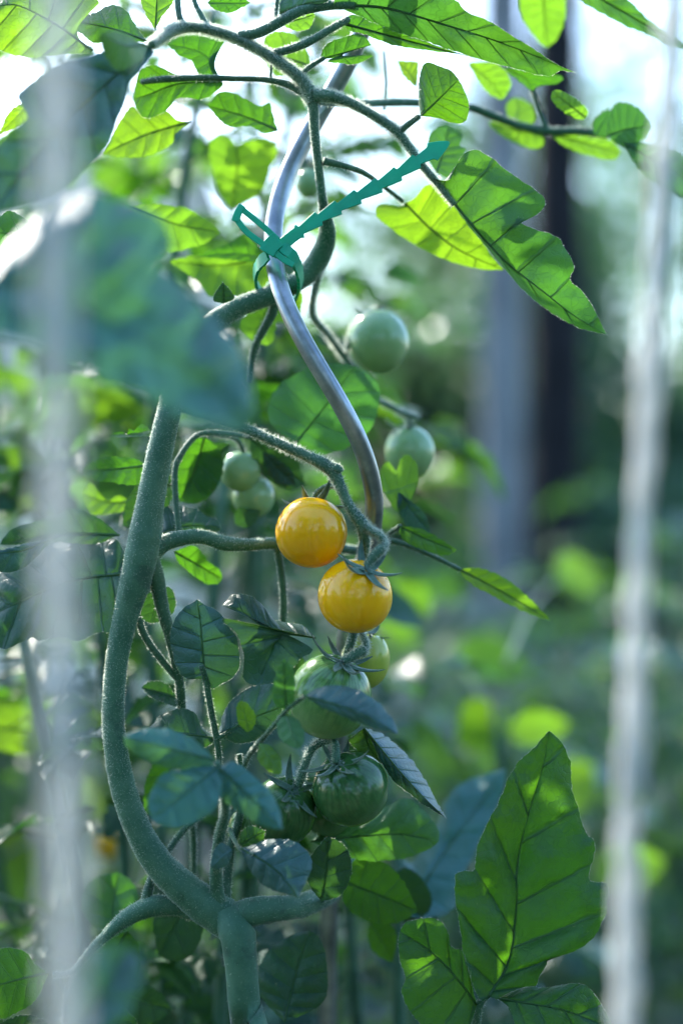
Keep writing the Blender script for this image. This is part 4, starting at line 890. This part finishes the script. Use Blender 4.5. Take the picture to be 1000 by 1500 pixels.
# ------------------------------------------------------------------ neighbouring tomato plants, out of focus
def compound_leaf(seed, L, mat, nt=10, ns=4):
    r = random.Random(seed); v, f, uv = [], [], []
    droop = r.uniform(.10, .35)
    def rach(t): return Vector((L * t * (1 - .12 * droop * t), 0.03 * L * math.sin(t * 3 + seed), L * (0.10 * t - droop * t * t)))
    pts = [(*rach(k / 12), 0.0022 * (1 - k / 12) + 0.0007) for k in range(13)]
    a, b, _ = tube_data(pts, 6); v += a; f += b; uv += [(0, 0)] * len(a)
    def leaflet(t, side, ll, wd):
        o = rach(t)
        ang = side * r.uniform(.75, 1.15); ux = Vector((math.cos(ang), math.sin(ang), r.uniform(-.5, .1))).normalized()
        up = Vector((0, 0, 1)); uy = up.cross(ux).normalized(); uz = ux.cross(uy)
        roll = r.uniform(-.5, .5); uy, uz = uy * math.cos(roll) + uz * math.sin(roll), uz * math.cos(roll) - uy * math.sin(roll)
        st = 0.10 * ll; b0 = len(v); dr = r.uniform(.1, .5)
        for i in range(nt + 1):
            q = i / nt
            w = wd * (math.sin(math.pi * min(1, q * .92 + .06) ** 0.8)) ** 0.9 * (1 + .16 * math.sin(q * 17 + seed) + .08 * math.sin(q * 41 + seed)) if i < nt else 0.0
            for j in range(-ns, ns + 1):
                s = j / ns
                p = o + ux * (st + ll * q + .12 * ll * abs(s) * (1 - q)) + uy * (s * w)
                p += uz * (-dr * ll * q * q + .30 * w * abs(s) ** 1.3 + .04 * ll * noise.noise(Vector((q * 3, s * 2, seed + t * 9))))
                v.append(p); uv.append((q * 6, s * w * 1000))
        c = 2 * ns + 1
        for i in range(nt):
            for j in range(c - 1):
                k = b0 + i * c + j; f.append((k, k + 1, k + c + 1, k + c))
    for t, s in ((.38, .55), (.60, .8), (.82, .9)):
        for side in (-1, 1):
            leaflet(t + r.uniform(-.04, .04), side, L * .33 * s * r.uniform(.85, 1.1), L * .115 * s)
    leaflet(1.0, r.uniform(-.25, .25), L * .40, L * .14)
    return mesh('leaf', v, f, mat, uv)
CLN = [compound_leaf(340 + k, 0.20, M['leaf' if k < 3 else 'leaf_dark'], 26, 7) for k in range(5)]
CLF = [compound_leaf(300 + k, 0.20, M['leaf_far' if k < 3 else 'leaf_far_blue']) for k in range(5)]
def far_plant(px, d, ztop, label, seed, nl=18, lean=0.0, zlow=0.12, lscale=1.0, fruit=0, group='tomato plants out of focus behind'):
    r = random.Random(seed)
    b = P(px, 750, d=d); b = Vector((b.x, b.y, 0))
    e = empty('tomato_plant', b, label, 'tomato plant', group)
    ctrl = []
    for k in range(6):
        t = k / 5; ctrl.append((b.x + lean * t + r.uniform(-.025, .025), b.y + r.uniform(-.02, .02), -.03 + (ztop + .03) * t, .0075 * (1 - .6 * t)))
    tube('main_stem', ctrl, M['stem'], e, b, n=30, segs=8)
    pts = cat_rom(ctrl, 60)
    for k in range(nl):
        t = (k + .5) / nl; z = zlow + (ztop - zlow) * t
        p = min(pts, key=lambda q: abs(q[2] - z))
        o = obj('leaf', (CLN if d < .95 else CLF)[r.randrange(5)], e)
        o.location = Vector(p[:3]) - b
        s = lscale * (1.15 - .45 * t) * r.uniform(.85, 1.15)
        o.scale = (s, s, s)
        o.rotation_euler = (r.uniform(-.3, .3), r.uniform(-.55, .15) + .25 * (1 - t), k * 2.399 + r.uniform(-.4, .4))
    for k in range(fruit):
        z = r.uniform(.35, .8) * ztop
    return e
far_plant(-230, .98, 1.42, 'tall tomato plant just beyond left edge', 71, 22)  # this and the next plant are added to shade the lower scene
far_plant(-170, 1.22, 1.50, 'tall tomato plant beyond left edge, farther back', 72, 19)
far_plant(-60, .80, 1.06, 'tomato plant at left edge close behind dark leaf', 74, 26, lscale=.6)
far_plant(60, .74, 0.94, 'tomato plant close behind left string near bottom', 79, 26, lscale=.5)
far_plant(130, .80, 1.00, 'tomato plant close behind left string and curved stem', 75, 26, lscale=.55)
far_plant(290, .84, 1.03, 'tomato plant close behind the curved stem bend', 76, 28, lscale=.55)
far_plant(400, .76, 0.93, 'tomato plant close behind the green tomatoes', 77, 26, lscale=.5)
far_plant(500, .84, 0.86, 'tomato plant close behind foot of steel stake', 70, 24, lscale=.5)
far_plant(600, .88, 0.84, 'tomato plant close behind bluish leaf at bottom centre', 78, 24, lscale=.5)
far_plant(350, 1.02, 1.40, 'tall tomato plant behind steel stake and tie', 65, 30, zlow=.85, lscale=.62)
far_plant(255, .86, 1.30, 'slender tomato plant behind big blurred leaf', 62, 30, zlow=.98, lscale=.42)
far_plant(425, .98, 1.40, 'slender tomato plant behind top of steel stake', 63, 32, zlow=1.0, lscale=.42)
far_plant(180, 1.10, 1.42, 'tall tomato plant behind the upper left leaves', 66, 26, zlow=.8, lscale=.62)
far_plant(30, 1.30, 1.40, 'tall tomato plant behind upper end of left string', 67, 24, zlow=.6)
far_plant(470, 1.6, 1.18, 'tomato plant behind steel stake, farther back', 68, 22)
far_plant(330, .74, 0.86, 'small tomato plant close behind fork of main stem', 69, 26, lscale=.45)
far_plant(540, .76, 0.82, 'small tomato plant left of lobed leaf', 64, 24, lscale=.45)
far_plant(40, .98, 1.02, 'blurred tomato plant behind left string', 1, 16)
far_plant(-60, 1.25, 1.15, 'blurred tomato plant at far left edge', 2, 18)
far_plant(215, 1.20, 1.06, 'blurred tomato plant seen behind the thick curved stem', 3, 18)
far_plant(380, 1.35, 1.02, 'blurred tomato plant behind the small pale tomatoes', 4, 18)
far_plant(130, 1.7, 1.18, 'pale blurred tomato plant further back at left', 5, 18)
far_plant(560, 1.45, 0.84, 'blurred low tomato plant behind lowest green tomatoes', 6, 15)
far_plant(700, 1.25, 0.74, 'blurred low tomato plant behind the large lobed leaf', 7, 13)
far_plant(860, 1.55, 0.82, 'blurred low tomato plant left of right string', 8, 15)
far_plant(1010, 1.40, 0.80, 'blurred low tomato plant at right edge behind string', 9, 15)
far_plant(770, 2.1, 0.74, 'tomato plant at foot of grey post', 10, 16)
far_plant(640, 2.5, 0.82, 'farther tomato plant left of the grey post foot', 11, 16)
far_plant(930, 2.3, 0.95, 'farther tomato plant right of the dark trunk', 12, 16)
far_plant(480, 2.4, 1.05, 'farther tomato plant behind yellow tomatoes', 13, 16)
far_plant(300, 2.2, 1.10, 'farther tomato plant behind branch left of yellow tomatoes', 14, 16)
far_plant(580, 1.9, 0.86, 'tomato plant behind bottom of steel stake', 16, 15)
far_plant(700, 1.7, 0.80, 'tomato plant between lobed leaf and grey post', 17, 15)
far_plant(950, 1.9, 0.84, 'tomato plant behind lower end of right string', 18, 15)
far_plant(850, 2.8, 0.80, 'tomato plant at foot of dark trunk', 19, 16)
far_plant(740, 3.4, 1.0, 'tomato plant beyond the grey post', 20, 16)
far_plant(560, 3.3, 1.05, 'tomato plant far behind the single pale tomato', 21, 16)
far_plant(960, 3.5, 1.0, 'tomato plant far behind right string', 22, 16)
far_plant(640, 1.35, 0.80, 'tomato plant right behind the bluish leaf of the low plant', 51, 22)
far_plant(790, 1.45, 0.78, 'tomato plant behind tip of large lobed leaf', 52, 24, lscale=1.1)
far_plant(900, 1.75, 0.90, 'tomato plant just left of right string, mid distance', 53, 24, lscale=1.1)
far_plant(1000, 1.6, 0.95, 'tomato plant right of right string, mid distance', 54, 24, lscale=1.1)
far_plant(690, 2.0, 0.76, 'tomato plant left of grey post foot, mid distance', 55, 24, lscale=1.1)
far_plant(840, 2.4, 0.78, 'tomato plant right of grey post foot, mid distance', 56, 24, lscale=1.2)
far_plant(980, 2.6, 1.08, 'tall tomato plant far right, mid distance', 57, 26, lscale=1.2)
far_plant(610, 2.7, 0.92, 'tall tomato plant left of grey post, far', 58, 26, lscale=1.2)
far_plant(1060, 2.8, 1.0, 'farthest tomato plant at right edge', 15, 16)

# two more plants a step behind, with sunlit leaves
def leafy(px, d, ztop, label, leaves, stems):
    b = P(px, 750, d=d); b = Vector((b.x, b.y, 0))
    e = empty('tomato_plant', b, label, 'tomato plant', 'tomato plants out of focus behind')
    tube('main_stem', [(b.x, b.y, -.03, .007), (b.x + .01, b.y, ztop * .5, .006), (b.x - .008, b.y, ztop, .003)], M['stem'], e, b, n=20, segs=10)
    for (base, A, tip, B, dc, mat) in leaves:
        traced_leaf(e, b, base, A, tip, B, db=dc, dt=dc + 2, mat=mat, nt=26, ns=6, seed=int(base[0]), rib=True)
        q = P(base[0], base[1], dc); sx = Vector((b.x, b.y, max(.1, q.z - .05)))
        m = sx.lerp(q, .5) + Vector((0, 0, .012))
        tube('leaf_stalk', [(*sx, .0022), (*m, .0018), (*q, .0012)], M['stem'], e, b, n=10, segs=6)
    return e
leafy(740, 1.06, .86, 'tomato plant with bright sunlit leaves behind the lobed leaf tip', [
    ((742, 1075), [(735, 1040), (700, 1022), (678, 1035)], (668, 1085), [(715, 1095), (690, 1100)], 44, 'leaf_young'),
    ((742, 1075), [(765, 1045), (800, 1042)], (835, 1058), [(770, 1092), (810, 1085)], 44, 'leaf_young'),
    ((800, 1190), [(800, 1140), (830, 1110)], (870, 1120), [(840, 1195), (870, 1165)], 50, 'leaf_young'),
    ((870, 1300), [(880, 1250), (930, 1235)], (975, 1262), [(910, 1305), (950, 1295)], 40, 'leaf_young'),
    ((650, 1150), [(620, 1120), (600, 1080)], (610, 1050), [(660, 1110), (640, 1070)], 38, 'leaf_far'),
    ((660, 960), [(690, 930), (740, 940)], (780, 985), [(680, 985), (730, 995)], 70, 'leaf_far'),
    ((815, 850), [(812, 825), (832, 808)], (862, 822), [(832, 872), (875, 862)], 75, 'leaf_far')], 0)
LP = leafy(70, 1.02, .90, 'tomato plant with sunlit leaves and an orange tomato behind left string', [
    ((60, 1330), [(20, 1340), (-20, 1290)], (-10, 1210), [(75, 1280), (40, 1220)], 40, 'leaf_young'),
    ((120, 1210), [(100, 1190), (105, 1150)], (135, 1130), [(150, 1200), (160, 1160)], 42, 'leaf_young'),
    ((90, 690), [(60, 660), (20, 650)], (-30, 670), [(60, 740), (0, 750)], 24, 'leaf_young'),
    ((120, 615), [(150, 585), (190, 590)], (225, 625), [(150, 640), (190, 645)], 30, 'leaf_young'),
    ((60, 1040), [(0, 1020), (-30, 1050)], (-30, 1090), [(90, 1080), (40, 1105)], 14, 'leaf_young'),
    ((60, 1040), [(90, 1015), (130, 1030)], (160, 1070), [(80, 1085), (130, 1095)], 14, 'leaf_young')], 0)
tomato(156, 1237, 40, 21, 21, (0.1, 0.2, 1), 'tom_yellow', 'small blurred orange tomato behind left string', 14, 5, .010, par=LP, off=LP.location.copy())

# ------------------------------------------------------------------ post, trees, hedge shrubs, shed
M['post'] = simple('weathered_post', (0.19, 0.20, 0.21), 0.8, 0, .25, 9, .6, .2, 60)
M['bark'] = simple('dark_bark', (0.012, 0.013, 0.016), 0.9, 0, .4, 14, .9, .2, 50)
def wood_post(px, d, w, h, label):
    c = P(px, 750, d=d); v, f = [], []
    n = 14
    for i in range(n + 1):
        z = -.05 + (h + .05) * i / n
        for k, (sx, sy) in enumerate(((-1, -.8), (-.8, -1), (.8, -1), (1, -.8), (1, .8), (.8, 1), (-.8, 1), (-1, .8))):
            j = 1 + .03 * noise.noise(Vector((k * 2.1, z * 2, 1)))
            v.append((c.x + sx * w / 2 * j, c.y + sy * w / 2 * j, z))
    for i in range(n):
        for k in range(8): f.append((i * 8 + k, i * 8 + (k + 1) % 8, i * 8 + 8 + (k + 1) % 8, i * 8 + 8 + k))
    f.append(tuple(n * 8 + k for k in range(8)))
    return tag(obj('wooden_post', mesh('wooden_post', v, f, M['post'], smooth=False)), label, 'post')
wood_post(735, 3.0, .084, 2.7, 'weathered grey wooden post standing behind the plants')

def crown_mesh(name, c, rad, n, leaf, seed, mat, clumps=40, hollow=.55):
    r = random.Random(seed); v, f = [], []
    cl = []
    for _ in range(clumps):
        d = Vector((r.gauss(0, 1), r.gauss(0, 1), r.gauss(0, 1))).normalized() * (hollow + (1 - hollow) * r.random())
        cl.append((Vector((d.x * rad[0], d.y * rad[1], d.z * rad[2])), r.uniform(.14, .30)))
    for k in range(n):
        cc, cr = cl[r.randrange(clumps)]
        m = (rad[0] + rad[1] + rad[2]) / 3
        p = Vector(c) + cc + Vector((r.gauss(0, 1), r.gauss(0, 1), r.gauss(0, .8))) * cr * m * .6
        a = Vector((r.gauss(0, 1), r.gauss(0, 1), r.gauss(0, .6) - .3)).normalized()
        b = a.cross(Vector((r.gauss(0, 1), r.gauss(0, 1), r.gauss(0, 1)))).normalized()
        s = leaf * r.uniform(.6, 1.3); i = len(v)
        v += [p - a * s * .5, p + b * s * .28, p + a * s * .6, p - b * s * .28]
        f.append((i, i + 1, i + 2, i + 3))
    return mesh(name, v, f, mat, smooth=False)
def tree(x, y, h, tr, crad, cz, n, leaf, label, seed, lean=(0, 0), name='tree', group=None, cat='tree', clumps=40):
    r = random.Random(seed); b = Vector((x, y, 0))
    e = empty(name, b, label, cat, group)
    top = Vector((x + lean[0], y + lean[1], cz))
    ctrl = [(x, y, -.1, tr * 1.25), (x, y, .3, tr), (x + lean[0] * .3 + .02, y + lean[1] * .3, cz * .4, tr * .9), (top.x, top.y, top.z, tr * .55), (top.x, top.y, cz + crad[2] * .6, tr * .15)]
    tube('trunk', ctrl, M['bark'], e, b, n=30, segs=14, bumpy=.08, seed=seed)
    for k in range(6):
        a = k * 1.047 + r.uniform(-.3, .3); z = cz - crad[2] * .5 + r.uniform(0, .8) * crad[2]
        t = min(1, z / cz); s = Vector((x + lean[0] * t, y + lean[1] * t, z))
        en = s + Vector((math.cos(a) * crad[0] * .75, math.sin(a) * crad[1] * .75, crad[2] * r.uniform(.2, .5)))
        m = s.lerp(en, .5) + Vector((0, 0, .1 * crad[2]))
        tube('limb', [(*s, tr * .42), (*m, tr * .26), (*en, tr * .07)], M['bark'], e, b, n=10, segs=8)
    o = obj('crown', crown_mesh('crown', (top.x, top.y, cz), crad, n, leaf, seed, M['leaf_tree'], clumps), e, b)
    o['kind'] = 'stuff'
    return e
c = P(806, 750, d=4.4)
tree(c.x, c.y, 7, .092, (2.2, 2.0, 1.7), 5.2, 9000, .11, 'tree with straight dark trunk right of grey post', 31)
for i, (px, d, hh, rx, label) in enumerate((
        (620, 7.5, 3.1, 1.3, 'dark shrub far behind, left of grey post'), (780, 8.5, 3.4, 1.4, 'dark shrub far behind the two uprights'),
        (960, 8.0, 1.7, 1.3, 'dark shrub far behind right string'), (430, 9.0, 2.3, 1.5, 'far shrub behind the steel stake'),
        (220, 9.5, 1.9, 1.6, 'far low shrub at left behind thick stem'), (1150, 9.0, 1.9, 1.5, 'far shrub at right edge'), (20, 9.0, 2.0, 1.5, 'far low shrub at left edge'))):
    q = P(px, 750, d=d)
    tree(q.x, q.y, hh, .05, (rx, rx * .8, hh * .5), hh * .52, 7000, .10, label, 40 + i, name='shrub', group='shrubs at the end of the garden', cat='shrub', clumps=60)
for i, (px, d, hh, cr, label) in enumerate(((1010, 15, 7.0, 2.0, 'loose far tree against bright sky at right'), (700, 15, 7.0, 2.4, 'far tree behind grey post top'), (1250, 12, 6, 2.2, 'far tree beyond right edge'))):
    q = P(px, 750, d=d)
    tree(q.x, q.y, hh, .11, (cr, cr, hh * .36), hh * .62, (1300, 2600, 1600)[i], .15, label, 60 + i, group='far trees', clumps=50)
# pale garden shed at the left
M['plank'] = simple('pale_plank', (0.80, 0.73, 0.62), 0.8, 0, .2, 6, .3, .3, 40)
M['roof'] = simple('sheet_roof', (0.55, 0.56, 0.58), 0.85, 0, .2, 20, .3, .3)
sc_ = P(80, 750, d=6.0)
shed = empty('garden_shed', (sc_.x, sc_.y, 0), 'pale plank garden shed far behind at left', 'shed')
def box(name, x0, x1, y0, y1, z0, z1, mat, par, off):
    v = [(x, y, z) for x in (x0, x1) for y in (y0, y1) for z in (z0, z1)]
    f = [(0, 1, 3, 2), (4, 6, 7, 5), (0, 4, 5, 1), (2, 3, 7, 6), (0, 2, 6, 4), (1, 5, 7, 3)]
    return obj(name, mesh(name, v, f, mat, smooth=False), par, off)
so_ = Vector((sc_.x, sc_.y, 0))
x = -0.6
while x < .55:
    box('plank', so_.x + x, so_.x + x + .135, so_.y, so_.y + .025, 0, 2.5, M['plank'], shed, so_); x += .145
box('side_wall', so_.x - .6, so_.x - .575, so_.y + .03, so_.y + 1.8, 0, 2.45, M['plank'], shed, so_)
box('side_wall', so_.x + .58, so_.x + .605, so_.y + .03, so_.y + 1.8, 0, 2.45, M['plank'], shed, so_)
box('back_wall', so_.x - .57, so_.x + .57, so_.y + 1.81, so_.y + 1.835, 0, 2.45, M['plank'], shed, so_)
box('roof', so_.x - .62, so_.x + .62, so_.y - .02, so_.y + 2.0, 2.52, 2.58, M['roof'], shed, so_)

tree(-2.7, 7.0, 7, .12, (1.8, 1.7, 1.4), 5.1, 6000, .12, 'tall tree beyond left edge shading the garden', 33, clumps=30)  # added out of view so its crown shades the background plants
# unseen trees and shrubs added behind the viewpoint to break up the fruit's reflections
for i, (x_, y_, hh, cr, cz) in enumerate(((-2.0, -2.8, 6, 1.7, 3.3), (2.1, -2.6, 6, 1.7, 3.1), (0.1, -4.2, 7, 1.8, 3.9))):
    tree(x_, y_, hh, .12, (cr, cr, 1.7), cz, 6500, .12, 'leafy garden tree standing behind the viewpoint, outside the picture', 81 + i, group='garden trees behind the viewpoint', clumps=40)
for i, (x_, y_) in enumerate(((-3.4, -.6), (-2.2, -2.2), (-.8, -3.0), (.7, -2.9), (2.2, -2.0), (3.3, -.3))):
    tree(x_, y_, 2, .04, (1.0, 1.0, 1.0), 1.05, 4500, .10, 'low leafy shrub growing behind the viewpoint, outside the picture', 91 + i, name='shrub', cat='shrub', group='shrubs behind the viewpoint', clumps=40)
